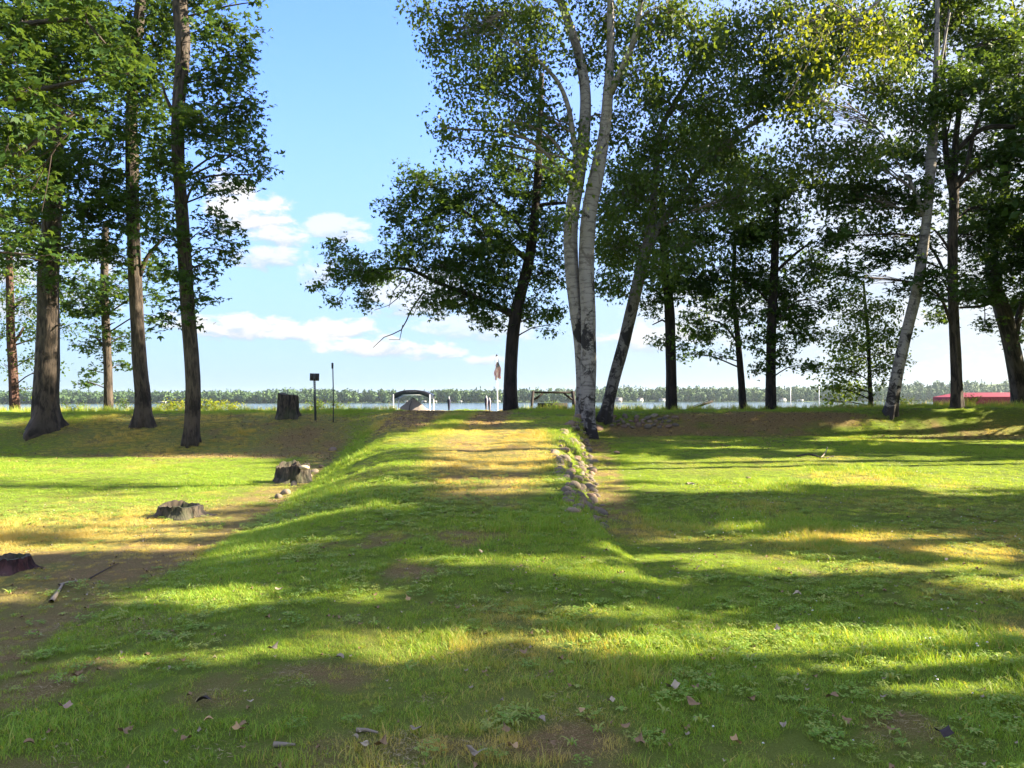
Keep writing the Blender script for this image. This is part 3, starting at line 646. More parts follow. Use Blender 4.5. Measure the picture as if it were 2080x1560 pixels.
# --- grove beyond the right edge of the view, it throws the long shadows on the lawn
def grove(name, label, x, y, h, r, low):
    z = float(ground(x, y)); bl = []
    for i in range(13):
        a = rng.uniform(0, 6.28); q = rng.uniform(.15, .75) * r; zz = rng.uniform(low, h - 1.5)
        s = rng.uniform(1.5, 2.4)
        bl.append((x + q * math.cos(a), y + q * math.sin(a), z + zz, s, s, s * .8))
    tree(name, label, 'grove', [[(x, y, z - .1, .17), (x + .1, y, z + h * .4, .13), (x - .1, y + .2, z + h * .9, .06)]], bl, px=False, cull=True, flare=.4, group='grove beyond the right edge of the view', dens=1.0)
gl = 'shade maple standing in the grove beyond the right edge of the lawn'
for (x, y, h, r, low) in ((13.5, 4.0, 13, 4, 2.6), (14.5, 9.5, 14, 4.2, 2.6), (19, 6.5, 15, 4.5, 2.5), (21, 12, 16, 4.5, 3), (18.5, 20.8, 14, 4, 3), (20.6, 25.3, 14, 3.0, 2.2), (25, 28.5, 15, 4, 2.2), (24, 18.5, 16, 4.5, 3), (27, 8, 16, 4.5, 4), (26, 13.5, 17, 4.5, 4), (24, 23, 15, 4.5, 3), (31, 19, 18, 5, 4), (9.5, 5.2, 9, 2.2, 4.5)):
    grove('maple_tree', gl, x, y, h, r, low)

# ------------------------------------------------------------------ far wood
def far_wood():
    Vs = []; cols = []
    nT = 3000
    u = rng.uniform(-1500, 1500, nT) ; row = rng.integers(0, 4, nT)
    yy = 1078 + row * 22 + rng.uniform(-8, 8, nT)
    pxx = 1040 + u / yy * F
    H = (treeh(pxx) - np.clip(treeh(pxx) - 15, 0, 40)) * rng.uniform(.72, 1.12, nT) * (.86 + .05 * row)
    H *= .95 + .5 * fbm(u * .012, row * 3.0)
    base = shore_h(u, yy)
    clear = ((pxx > 1255) & (pxx < 1330) & (row == 0))
    conif = rng.random(nT) < .13
    P_ = []; S_ = []; T_ = []
    for i in range(nT):
        if clear[i]: continue
        k = 150 if row[i] < 2 else 50
        d_ = rand_dirs(k)
        if conif[i]:
            t = rng.random(k) ** .7; rr = (1 - t) * 2.6 + .2
            p = np.stack([d_[:, 0] * rr, d_[:, 1] * rr, t * H[i]], 1); p[:, 2] = t * H[i] * 1.02
        else:
            wdt = rng.uniform(4.0, 7.0)
            p = d_ * np.array([wdt, wdt, H[i] * .44]) * (rng.random(k) ** .25)[:, None]; p[:, 2] += H[i] * .56
        P_.append(p + [u[i], yy[i], base[i]]); S_.append(np.full(k, .75 if conif[i] else 1.15)); T_.append(np.full(k, .05 if conif[i] else rng.random()))
    Pn = np.vstack(P_); Sn = np.concatenate(S_); Tn = np.concatenate(T_)
    V, Fq = leaf_quads(Pn, Sn[:, None] * 1.25, 0, .35, 1.0, 1) if False else leaf_far(Pn, Sn)
    a1 = np.linspace(0, 2 * np.pi, 8, endpoint=False); prof = [(-.95, .25), (-.5, .75), (0, .9), (.45, .72), (.8, .35), (.92, .02)]
    un = np.array([[r_ * math.cos(t), r_ * math.sin(t), z_] for z_, r_ in prof for t in a1])
    uf = np.array([[i * 8 + j, i * 8 + (j + 1) % 8, (i + 1) * 8 + (j + 1) % 8, (i + 1) * 8 + j] for i in range(5) for j in range(8)])
    sel = [i for i in range(nT) if not clear[i] and not conif[i]]
    cv_ = np.vstack([un * [3.9 + 1.2 * ((i * 7) % 10) / 10, 3.9, H[i] * .46] + [u[i], yy[i], base[i] + H[i] * .46] for i in sel])
    cf_ = np.vstack([uf + 48 * q + len(V) for q in range(len(sel))]); V = np.vstack([V, cv_]); Fq = np.vstack([Fq, cf_]); Tcore = np.repeat([.15 + .2 * ((i * 13) % 7) / 7 for i in sel], 48)
    m, n, b = mat('far_foliage'); r = n.new('ShaderNodeNewGeometry').outputs['Random Per Island']; t = n.attr('tone').outputs['Fac']
    c = n.mix(t, (.022, .062, .026), (.085, .155, .035)); c = n.mix(n.m('MULTIPLY', r, .35), c, (.03, .075, .025))
    n.put(b.inputs['Base Color'], c); b.inputs['Roughness'].default_value = .8
    tag(link('far_wood', mesh_np('far_wood', V, Fq, m, False, None, {'tone': np.concatenate([np.repeat(Tn, 4), Tcore])})), kind='stuff', label='low wooded shore across the lake')
def leaf_far(cen, size):
    k = len(cen); a = rand_dirs(k); b = np.cross(a, rand_dirs(k)); b /= np.linalg.norm(b, axis=1)[:, None]
    s = (size * rng.uniform(.7, 1.5, k))[:, None]
    V = np.stack([cen - a * s, cen - b * s * .8, cen + a * s, cen + b * s * .8], 1).reshape(-1, 3)
    return V, np.arange(4 * k).reshape(-1, 4)
far_wood()

# ------------------------------------------------------------------ grass
def blade_mat(name, c1, c2, dry, tr=.35):
    m, n, b = mat(name); nt = m.node_tree
    isl = n.new('ShaderNodeNewGeometry').outputs['Random Per Island']
    oi = n.new('ShaderNodeObjectInfo').outputs['Random']; da = n.attr('dry', 'INSTANCER').outputs['Fac']
    c = n.mix(n.m('ADD', n.m('MULTIPLY', isl, .6), n.m('MULTIPLY', oi, .4)), c1, c2)
    f = n.step(n.m('ADD', n.m('MULTIPLY', da, 1.15), n.m('MULTIPLY', isl, .45)), .45, .95)
    c = n.mix(n.m('MULTIPLY', f, .85), c, dry); c = n.mix(n.m('MULTIPLY', n.step(isl, .88, .92), .8), c, tuple(x * .9 for x in dry))
    n.put(b.inputs['Base Color'], c); b.inputs['Roughness'].default_value = .55; b.inputs['Specular IOR Level'].default_value = .25
    t = n.new('ShaderNodeBsdfTranslucent'); n.put(t.inputs[0], n.mix(1.0, c, (2.2, 1.8, .8), 'MULTIPLY'))
    mx = n.new('ShaderNodeMixShader'); mx.inputs[0].default_value = tr
    nt.links.new(b.outputs[0], mx.inputs[1]); nt.links.new(t.outputs[0], mx.inputs[2]); nt.links.new(mx.outputs[0], nt.nodes['Material Output'].inputs[0]); return m
M['blade'] = blade_mat('grass_blade', (.155, .285, .036), (.285, .425, .05), (.54, .43, .15))
M['clover'] = blade_mat('clover_leaf', (.13, .26, .04), (.25, .39, .06), (.33, .37, .10), .3)
M['straw'] = simple('straw', (.33, .26, .13), .8, 0, .45, 3)
M['petal'] = simple('petal', (.75, .73, .68), .8, 0, .1)
def blades(k, rad, h, wd, lean=.5):
    r = rad * np.sqrt(rng.random(k)); a = rng.uniform(0, 6.28, k); b0 = np.stack([r * np.cos(a), r * np.sin(a), np.full(k, -.012)], 1)
    dr = rng.uniform(0, 6.28, k); D = np.stack([np.cos(dr), np.sin(dr), 0 * dr], 1); Wv = np.stack([-np.sin(dr + rng.normal(size=k) * .8), np.cos(dr), 0 * dr], 1)
    hh_ = h * rng.uniform(.5, 1.3, k); le = rng.uniform(.1, 1, k) * lean * hh_
    w2 = wd * rng.uniform(.7, 1.3, k)[:, None]
    mid = b0 + D * (le * .4)[:, None] + np.array([0, 0, 1]) * (hh_ * .6)[:, None]; tip = b0 + D * (le * 1.2)[:, None] + np.array([0, 0, 1]) * (hh_ * .95)[:, None]
    V = np.stack([b0 - Wv * w2, b0 + Wv * w2, mid + Wv * w2 * .8, mid - Wv * w2 * .8, tip + Wv * w2 * .12, tip - Wv * w2 * .12], 1).reshape(-1, 3)
    i = np.arange(k)[:, None] * 6; return V, np.vstack([i + [0, 1, 2, 3], i + [3, 2, 4, 5]])
def rosette(k, L, wd, up=.35):
    m = MB()
    for i in range(k):
        a = i * 6.283 / k + rng.uniform(-.3, .3); l = L * rng.uniform(.6, 1.1); D = np.array([math.cos(a), math.sin(a), 0]); W_ = np.array([-D[1], D[0], 0]); U = np.array([0, 0, 1])
        p = [D * l * t + U * l * up * math.sin(t * 2.6) for t in (.05, .35, .7, 1.0)]; ww = [wd * .25, wd, wd * .9, wd * .08]
        V = []
        for q, z in zip(p, ww): V += [q - W_ * z, q + W_ * z]
        m.add(V, [[0, 1, 3, 2], [2, 3, 5, 4], [4, 5, 7, 6]])
    return np.vstack(m.V), np.vstack(m.F)
def clovers(k, rad):
    m = MB()
    for i in range(k):
        r = rad * math.sqrt(rng.random()); a = rng.uniform(0, 6.28); c = np.array([r * math.cos(a), r * math.sin(a), rng.uniform(.015, .05)]); s = rng.uniform(.008, .014)
        tl = rng.normal(size=2) * .3
        for q in range(3):
            b = a + q * 2.094; D = np.array([math.cos(b), math.sin(b), tl[0] * math.cos(b) + tl[1]]); W_ = np.array([-math.sin(b), math.cos(b), 0])
            m.add([c, c + D * s * .8 + W_ * s * .75, c + D * s * 1.6, c + D * s * .8 - W_ * s * .75], [[0, 1, 2, 3]])
    return np.vstack(m.V), np.vstack(m.F)
def proto_coll(name, metas):
    co = bpy.data.collections.new(name)
    for i, (V, Fq, mt) in enumerate(metas):
        co.objects.link(bpy.data.objects.new('%s_tuft' % name, mesh_np(name + '_tuft', V, Fq, mt)))
    return co
def scatter(name, pts, scl, dry, idx, coll, label):
    k = len(pts)
    me = bpy.data.meshes.new(name); me.vertices.add(k); me.vertices.foreach_set('co', pts.astype(np.float32).ravel())
    for nm, a in (('scl', scl), ('dry', dry), ('rotz', rng.uniform(0, 6.28, k))):
        at = me.attributes.new(nm, 'FLOAT', 'POINT'); at.data.foreach_set('value', a.astype(np.float32))
    at = me.attributes.new('pick', 'INT', 'POINT'); at.data.foreach_set('value', idx.astype(np.int32))
    o = link(name, me); tag(o, kind='stuff', label=label)
    ng = bpy.data.node_groups.new(name, 'GeometryNodeTree')
    ng.interface.new_socket('Geometry', in_out='INPUT', socket_type='NodeSocketGeometry'); ng.interface.new_socket('Geometry', in_out='OUTPUT', socket_type='NodeSocketGeometry')
    nn = ng.nodes; gi = nn.new('NodeGroupInput'); go = nn.new('NodeGroupOutput')
    ip = nn.new('GeometryNodeInstanceOnPoints'); ci = nn.new('GeometryNodeCollectionInfo'); ci.inputs['Collection'].default_value = coll
    ci.inputs['Separate Children'].default_value = True; ci.inputs['Reset Children'].default_value = True
    def na(n_, t='FLOAT'):
        a = nn.new('GeometryNodeInputNamedAttribute'); a.data_type = t; a.inputs['Name'].default_value = n_; return a.outputs['Attribute']
    cx = nn.new('ShaderNodeCombineXYZ'); L = ng.links.new
    L(gi.outputs[0], ip.inputs['Points']); L(ci.outputs[0], ip.inputs['Instance']); ip.inputs['Pick Instance'].default_value = True
    L(na('pick', 'INT'), ip.inputs['Instance Index']); L(na('rotz'), cx.inputs[2]); L(cx.outputs[0], ip.inputs['Rotation']); L(na('scl'), ip.inputs['Scale'])
    L(ip.outputs[0], go.inputs[0])
    md = o.modifiers.new('scatter', 'NODES'); md.node_group = ng
    return o
gcoll = proto_coll('grass', [(*blades(70, .10, .036, .0017, 1.0), M['blade']), (*blades(60, .10, .05, .0019, 1.1), M['blade']), (*blades(80, .11, .028, .0018, 1.6), M['blade']), (*blades(50, .09, .08, .0018, .8), M['blade'])])
def sample(dens_fn, y0, y1, n_, side=2.5):
    y = np.sqrt(rng.uniform(y0 * y0, y1 * y1, n_)); x = rng.uniform(-1, 1, n_) * (.69 * y + side)
    return x, y
def clear_of_stones(x, y): return ~((x > topR(y) + .05) & (x < toeR(y) + .1) & (y > 8.8) & (y < 24))
x, y = sample(None, 2.2, 9.5, 21000, 1.6); x2, y2 = sample(None, 9.5, 29.5, 56000)
x = np.concatenate([x, x2]); y = np.concatenate([y, y2])
b_ = bare(x, y); keep = (rng.random(len(x)) > b_ * .93) & (clear_of_stones(x, y) | (rng.random(len(x)) < .85)); x, y = x[keep], y[keep]; b_ = b_[keep]
dr = dryness(x, y); lush = fbm(x * .6 + 11, y * .6, 4)
edge = np.exp(-((x - toeL(y) - .6) / .5) ** 2)
s = np.clip(.75 + .9 * (lush - .5) * 2, .5, 1.6) * (1 - .35 * b_) * (1 + .5 * edge) * rng.uniform(.75, 1.2, len(x)) * np.where(y > 14, 1.15, .85 + .02 * y)
idx = rng.integers(0, 3, len(x)); idx = np.where((edge > .4) & (rng.random(len(x)) < .5), 1, idx)
idx = np.where((lush > .62) & (rng.random(len(x)) < .25), 3, idx)
scatter('lawn_grass', np.stack([x, y, ground(x, y)], 1), s, np.clip(dr - .5 * edge + .5 * b_, 0, 1), idx, gcoll, 'short mown grass of the lawn and ramp')
# long grass along the crest
k = 2600; x = rng.uniform(-21, 21, k); y = rng.uniform(27.5, 29.6, k); kp = ~((x > -4.3) & (x < .2)); x, y = x[kp], y[kp]
tall = proto_coll('crest_grass', [(*blades(26, .12, .22, .004, .5), M['blade']), (*blades(22, .12, .3, .004, .4), M['blade'])])
scatter('crest_grass', np.stack([x, y, ground(x, y)], 1), rng.uniform(.3, 1.0, len(x)) ** 1.5, rng.random(len(x)) * .5, rng.integers(0, 2, len(x)), tall, 'ragged long grass along the crest')
# clover, broad leaved weeds
x, y = sample(None, 2.3, 12, 9500, 1.2); cn = fbm(x * .9 + 70, y * .9 + 3, 4); kp = (rng.random(len(x)) < sst((cn - .38) / .3) * .85 + .05) & (rng.random(len(x)) > bare(x, y)); x, y = x[kp], y[kp]
ccoll = proto_coll('clover', [(*clovers(34, .10), M['clover']), (*rosette(7, .055, .010), M['clover']), (*rosette(6, .09, .009, .7), M['clover']), (*clovers(20, .07), M['clover'])])
scatter('clover_and_weeds', np.stack([x, y, ground(x, y) + .008], 1), rng.uniform(.4, .85, len(x)), rng.random(len(x)) * .6, rng.choice([0, 0, 0, 1, 2, 3], len(x)), ccoll, 'clover and small broad leaved weeds in the lawn')
# straw litter
x, y = sample(None, 2.3, 26, 9000, 2); bb = bare(x, y); kp = (bb > .25) | (rng.random(len(x)) < .15); x, y = x[kp], y[kp]
def straws(k):
    m = MB()
    for i in range(k):
        a = rng.uniform(0, 6.28); c = rng.normal(size=3) * [.1, .1, 0]; l = rng.uniform(.006, .022); D = np.array([math.cos(a), math.sin(a), rng.normal() * .15]) * l; W_ = np.array([-math.sin(a), math.cos(a), .3]) * rng.uniform(.0008, .0018)
        c[2] = rng.uniform(.004, .02); m.add([c - D - W_, c + D - W_, c + D + W_, c - D + W_], [[0, 1, 2, 3]])
    return np.vstack(m.V), np.vstack(m.F)
scoll = proto_coll('litter', [(*straws(60), M['straw']), (*straws(40), M['straw'])])
scatter('straw_litter', np.stack([x, y, ground(x, y)], 1), rng.uniform(.35, .9, len(x)), np.zeros(len(x)), rng.integers(0, 2, len(x)), scoll, 'dry straw and clippings on the soil')
# clover flowers
def blossom():
    m = MB()
    for i in range(26):
        d_ = rand_dirs(1)[0]; d_[2] = abs(d_[2]); c = np.array([0, 0, .075]) + d_ * .006; a = np.cross(d_, [0, 0, 1.001]); a /= np.linalg.norm(a) + 1e-6; b = np.cross(a, d_)
        m.add([c - a * .003, c - b * .003 + d_ * .003, c + a * .003, c + b * .003 + d_ * .003], [[0, 1, 2, 3]])
    return np.vstack(m.V), np.vstack(m.F)
x, y = sample(None, 2.6, 17, 2600, 1); cn = fbm(x * .7 + 30, y * .7 + 33, 4); kp = (cn > .53) & (bare(x, y) < .4) & ((x > .5) | (rng.random(len(x)) < .12)); x, y = x[kp], y[kp]
fc = proto_coll('flower', [(*blossom(), M['petal'])])
scatter('clover_flowers', np.stack([x, y, ground(x, y)], 1), rng.uniform(.4, .8, len(x)), np.zeros(len(x)), np.zeros(len(x)), fc, 'tiny white clover blossoms in the lawn')

# ------------------------------------------------------------------ stones
import bmesh
stone_meshes = []
for i in range(10):
    bm = bmesh.new(); bmesh.ops.create_icosphere(bm, subdivisions=2, radius=1.0)
    sx, sy, sz = rng.uniform(.85, 1.2), rng.uniform(.7, 1.0), rng.uniform(.55, .8); ph = rng.uniform(0, 9, 3)
    for v in bm.verts:
        c = v.co; f = 1 + .12 * math.sin(c.x * 2.3 + ph[0]) + .1 * math.sin(c.y * 2.9 + ph[1]) + .08 * math.sin(c.z * 3.3 + c.x * 2 + ph[2])
        v.co = Vector((c.x * sx * f, c.y * sy * f, c.z * sz * f))
    for f in bm.faces: f.smooth = True
    me = bpy.data.meshes.new('stone'); bm.to_mesh(me); bm.free(); me.materials.append(M['stone']); stone_meshes.append(me)
def put_stone(parent, p, s):
    o = bpy.data.objects.new('stone', random.choice(stone_meshes)); C.objects.link(o); o.parent = parent
    pl = parent.location; o.location = (p[0] - pl[0], p[1] - pl[1], p[2] - pl[2]); o.scale = (s, s * random.uniform(.8, 1.1), s * random.uniform(.85, 1.1))
    o.rotation_euler = (random.uniform(-.4, .4), random.uniform(-.4, .4), random.uniform(0, 6.28)); return o
e1 = root('stone_edging', (1.5, 15, float(ground(1.5, 15))), 'rounded field stones edging the right side of the ramp in front of the birches', 'stone edging')
cnt = 0; placed = []
for tr_ in range(6000):
    y = random.uniform(9.2, 23.4); lo, hi = float(topR(y)), float(toeR(y)) + .06; x = random.uniform(lo - .06, hi); s = random.uniform(.05, .125) * (1 + .03 * (y - 14))
    if any((x - a) ** 2 + (y - b) ** 2 < (.80 * (s + c)) ** 2 for a, b, c in placed): continue
    if fbm(np.array([x * 2.0]), np.array([y * .9 + 7]), 3)[0] > .60: continue
    placed.append((x, y, s)); put_stone(e1, (x, y, float(ground(x, y)) - s * .12), s)
    if len(placed) > 190: break
e2 = root('stone_edging', (4.2, 25.0, float(ground(4.2, 25.0))), 'short row of field stones in the soil of the right bank', 'stone edging')
pl2 = []
for tr_ in range(1500):
    px_ = random.uniform(1238, 1372); py_ = random.uniform(846, 870) - (px_ < 1300) * 0
    h_ = hit(px_, py_); s = random.uniform(.08, .16)
    if any((h_[0] - a) ** 2 + ((h_[1] - b)) ** 2 < (.85 * (s + c)) ** 2 for a, b, c in pl2): continue
    pl2.append((h_[0], h_[1], s)); put_stone(e2, h_ + [0, 0, s * .05], s)
    if len(pl2) >= 34: break
e3 = root('stone_edging', hit(620, 975), 'few half buried stones along the ramp foot beside the hollow stump', 'stone edging')
for (a, b, s) in ((598, 986, .10), (612, 978, .13), (604, 972, .1), (625, 968, .12), (580, 1004, .12), (566, 1012, .1), (636, 960, .11), (676, 915, .12), (655, 950, .09)):
    put_stone(e3, hit(a, b) + [0, 0, .01], s)
for (a, b, s, lb) in ((1253, 921, .09, 'small brown stone lying in the grass right of the stone edging'), (1520, 973, .05, 'lone small pale stone lying in the sunlit right lawn')):
    h_ = hit(a, b); o = bpy.data.objects.new('stone', stone_meshes[3]); C.objects.link(o); o.location = h_ + [0, 0, .02]; o.scale = (s, s, s * .8); tag(o, lb, 'stone')
# big boulder-like root of birch gap
h_ = hit(1212, 866); o = bpy.data.objects.new('boulder', stone_meshes[5]); C.objects.link(o); o.location = h_ - np.array([0, 0, .16]); o.scale = (.34, .3, .3); tag(o, 'dark boulder between the two birch trunks on the bank', 'boulder')

# ------------------------------------------------------------------ stumps
M['stump_dark'] = bark_mat('stump_bark', (.012, .010, .009), (.075, .058, .045), (.045, .06, .02), 9, 3.5)
M['stump_red'] = bark_mat('stump_rot', (.02, .007, .008), (.09, .032, .032), (.06, .03, .022), 14, 5)
def cut_mat():
    m, n, b = mat('cut_wood'); co = n.new('ShaderNodeTexCoord').outputs['Object']
    wv_ = n.new('ShaderNodeTexWave', wave_type='RINGS', rings_direction='Z'); n.put(wv_.inputs['Vector'], co); wv_.inputs['Scale'].default_value = 9; wv_.inputs['Distortion'].default_value = 3
    c = n.mix(wv_.outputs[1], (.035, .028, .02), (.085, .066, .042)); c = n.mix(n.step(n.noise(co, 5, 4), .45, .6), c, (.03, .04, .015)); n.put(b.inputs['Base Color'], c); b.inputs['Roughness'].default_value = .9; return m
M['cut'] = cut_mat()
def stump(px_, py_, wpx, hpx, label, m='stump_dark', hollow=False, slant=0, roots=.5, ecc=1.0, seed=0, back=0):
    b = hit(px_, py_); r = wpx / 2 * b[1] / F; h = hpx * b[1] / F; b = b + np.array([0, r * .75 * ecc, 0]); b[2] = float(ground(b[0], b[1]))
    rt = root('tree_stump', b, label, 'tree stump'); S_ = 48; th = np.arange(S_) * 2 * np.pi / S_; g = MB()
    lv = [-.12, 0, .12, .3, .55, .8, 1.0]; rows = []
    rr = np.random.default_rng(seed)
    topn = .12 * (fbm(np.cos(th) * 1.5 + seed + 3, np.sin(th) * 1.5 + 4, 3) - .5) * (2.5 if hollow else .6) + (.16 * (rng.random(S_) - .5) if hollow else 0)
    for t in lv:
        fl = 1 + roots * math.exp(-max(t, 0) * 4.5) * (.5 + .5 * np.cos(th * 4 + seed)) + .10 * np.cos(th * 9 + seed * 2) * (1 - .5 * t) + .045 * np.cos(th * 17 + 3 * t + seed) + .12 * (fbm(th * 1.5, th * 0 + t * 3 + seed) - .5)
        rad = r * (.80 * fl)
        x_ = rad * np.cos(th); y_ = rad * np.sin(th) * ecc
        z_ = h * t * (1 + (topn * 1.0 if t > .5 else 0)) + slant * x_ * max(t, 0) * (t > .5) + (back * h * np.clip(np.sin(th - .6) * 3 - 1.8, 0, 1) * (t > .9))
        gz = ground(b[0] + x_, b[1] + y_) - b[2]
        z_ = z_ + gz * (1 - min(1, max(t, 0)))
        rows.append(np.stack([x_, y_, z_], 1))
    V = np.vstack(rows); Fq = [[i * S_ + j, i * S_ + (j + 1) % S_, (i + 1) * S_ + (j + 1) % S_, (i + 1) * S_ + j] for i in range(len(lv) - 1) for j in range(S_)]
    U = []
    for i in range(len(lv) - 1):
        for j in range(S_):
            for (jj_, t) in ((j, lv[i]), (j + 1, lv[i]), (j + 1, lv[i + 1]), (j, lv[i + 1])): U.append((jj_ / S_ * 6.28 * r, t * h))
    g.add(V, Fq, np.array(U)); g.build('bark', M[m], rt, True)
    t_ = MB(); tp = rows[-1]; inn = tp * [.80 if hollow else .5, .80 if hollow else .5, 1] + [0, 0, .004]
    low = inn * [.9, .9, 1]; 
    if hollow: low[:, 2] = .25 * h
    cen_ = np.array([[0, 0, low[:, 2].mean()]])
    V = np.vstack([tp + [0, 0, .002], inn, low, cen_]); Fq = []
    for j in range(S_):
        k2 = (j + 1) % S_; Fq += [[j, k2, S_ + k2, S_ + j], [S_ + j, S_ + k2, 2 * S_ + k2, 2 * S_ + j]]
    for j in range(0, S_, 2): Fq.append([2 * S_ + j, 2 * S_ + (j + 1) % S_, 2 * S_ + (j + 2) % S_, 3 * S_])
    t_.add(V, Fq); t_.build('cut_face', M['cut'], rt)
    return rt, b, r, h
stump(580, 852, 50, 47, 'upright dark stump with a saw cut, on the bank left of the sign', roots=.5, slant=-.12, seed=3)
stump(352, 1055, 104, 24, 'low wide rotting stump alone on the left lawn', hollow=True, roots=.75, seed=5, back=.2, ecc=.8)
rt_, b_s, r_s, h_s = stump(588, 982, 84, 34, 'large hollow mossy stump at the foot of the ramp', hollow=True, roots=.4, seed=8, back=.3, slant=.1, ecc=.8)
stump(2, 1165, 84, 26, 'crumbled reddish stump cut off by the left edge', 'stump_red', True, 0, .7, 1, 11)
# tan bracket fungus on the hollow stump
h_ = hit(606, 952); o = bpy.data.objects.new('fungus', stone_meshes[2]); C.objects.link(o)
me = stone_meshes[2].copy(); me.materials.clear(); me.materials.append(simple('fungus_tan', (.5, .4, .26), .8)); o.data = me
o.location = (b_s[0] + .28, b_s[1] - .25, b_s[2] + h_s * .95); o.scale = (.09, .08, .06); tag(o, 'pale tan lump resting on the rim of the hollow stump', 'fungus')

# ------------------------------------------------------------------ sign, pole
M['dark_metal'] = simple('dark_metal', (.03, .03, .032), .5, .6)
M['grey_metal'] = simple('grey_metal', (.10, .11, .11), .5, .6)
M['sign_back'] = simple('sign_back', (.03, .024, .024), .7)
M['white_paint'] = simple('white_paint', (.8, .8, .8), .4, 0, .06)
b = hit(641, 854); s_ = b[1] / F; rt = root('sign_post', b, 'small sign seen from behind on a perforated metal post', 'sign')
H = (854 - 760) * s_; lean = -3 * s_
g = MB()
# U-channel post with real holes: two side flanges and short web pieces between holes
for dx in (-.026, .026): g.box((dx, .0, H / 2 - .1), (.014, .035, H + .2))
zz = -.2
while zz < H - .02:
    g.box((0, .012, zz + .03), (.040, .006, .048 if zz > H * .45 else .0605)); zz += .06
po = g.build('post', M['grey_metal'], rt); po.rotation_euler = (0, -.03, 0)
g = MB(); g.box((0, 0, 0), (19 * s_, .012, 15 * s_)); sp_ = g.build('sign_panel', M['sign_back'], rt, False, (-.03 * H - .0, .03, H - 6 * s_)); sp_.rotation_euler = (0, .03, 0)
g = MB(); g.box((0, 0, 0), (.045, .02, 13 * s_)); o = g.build('bracket', M['grey_metal'], rt, False, (-.03 * H, .012, H - 6 * s_))
b = hit(677, 858); s_ = b[1] / F; H = (858 - 738) * s_; rt = root('metal_pole', b, 'thin dark pole with a small black box at its top, right of the sign', 'pole')
g = MB(); g.tube([(0, 0, -.2), (0, 0, H * .5), (-.02, 0, H - .1)], [.019, .019, .017], 8); g.build('pole', M['grey_metal'], rt)
g = MB(); g.tube([(-.03, 0, H - .17), (-.03, 0, H)], .032, 10); g.tube([(-.03, 0, H), (-.03, 0, H + .012)], .036, 10); g.build('box_head', M['dark_metal'], rt, True)
g = MB(); g.tube([(0, 0, H * .28), (0, 0, H * .31)], .028, 8); g.build('collar', M['dark_metal'], rt)

# ------------------------------------------------------------------ flag
d = 44; b = P(1012, 826, d); zb = float(ground(b[0], b[1])); tp = P(1009, 724, d); rt = root('flagpole', (b[0], d, zb), 'white flagpole with a limp flag, left of the leaning oak', 'flagpole')
g = MB(); g.tube([(0, 0, 0), ((tp[0] - b[0]) * .5, 0, (tp[2] - zb) * .5), (tp[0] - b[0], 0, tp[2] - zb)], [.045, .04, .025], 10); g.build('pole', M['white_paint'], rt, True)
g = MB(); g.tube([(tp[0] - b[0] - .07, 0, tp[2] - zb + .03), (tp[0] - b[0] + .07, 0, tp[2] - zb + .03)], .02, 6); g.tube([(tp[0] - b[0], 0, tp[2] - zb), (tp[0] - b[0], 0, tp[2] - zb + .12)], .035, 8); g.build('finial', M['dark_metal'], rt)
# flag: hangs limp; stripes as cloth strips, canton with stars
def flag_mat():
    m, n, b = mat('flag_cloth'); uv = n.new('ShaderNodeUVMap').outputs[0]; sp = n.new('ShaderNodeSeparateXYZ'); n.put(sp.inputs[0], uv); u, v = sp.outputs[0], sp.outputs[1]
    st = n.m('GREATER_THAN', n.m('FRACT', n.m('MULTIPLY', v, 6.5)), .5)
    c = n.mix(st, (.50, .008, .02), (.80, .80, .82))
    can = n.m('MULTIPLY', n.m('LESS_THAN', u, .40), n.m('GREATER_THAN', v, .4615))
    dx = n.m('SUBTRACT', n.m('FRACT', n.m('MULTIPLY', u, 15)), .5); dy = n.m('SUBTRACT', n.m('FRACT', n.m('MULTIPLY', n.m('SUBTRACT', v, .4615), 9.3)), .5)
    stt = n.m('LESS_THAN', n.m('ADD', n.m('MULTIPLY', dx, dx), n.m('MULTIPLY', dy, dy)), .07)
    cc = n.mix(stt, (.02, .03, .12), (.75, .75, .75)); n.put(b.inputs['Base Color'], n.mix(can, c, cc)); b.inputs['Roughness'].default_value = .8; return m
Lf, Hf = 1.55, .95; nu, nv = 40, 24; V = []; U0 = []
for i in range(nu + 1):
    for j in range(nv + 1):
        u, v = i / nu, j / nv
        # cloth droops: fly direction turned mostly downward, gathered into folds
        drop = u * Lf * .74; out = .02 + u * .05
        wdt = Hf * .36 * (.5 + .6 * min(1, u * 1.6))
        fx_ = (v - .6) * wdt + .03 * math.sin(u * 9 + v * 3); fy_ = .05 * math.sin(v * 16 + u * 2.0) * (.4 + u)
        z_ = -(1 - v) * .42 * Hf * (1 - .75 * u) - drop * (1 + .05 * math.sin(v * 9))
        V.append((fx_ + out, fy_ - .05, z_)); U0.append((u, v))
Fq = [[i * (nv + 1) + j, (i + 1) * (nv + 1) + j, (i + 1) * (nv + 1) + j + 1, i * (nv + 1) + j + 1] for i in range(nu) for j in range(nv)]
UV = np.array([U0[q] for f in Fq for q in f]); o = link('flag', mesh_np('flag', V, Fq, flag_mat(), True, UV), None, (tp[0], d, tp[2] - .08))
o.rotation_euler = (0, -.03, 0); tag(o, 'limp red and white striped flag with starred blue corner on the white pole', 'flag')

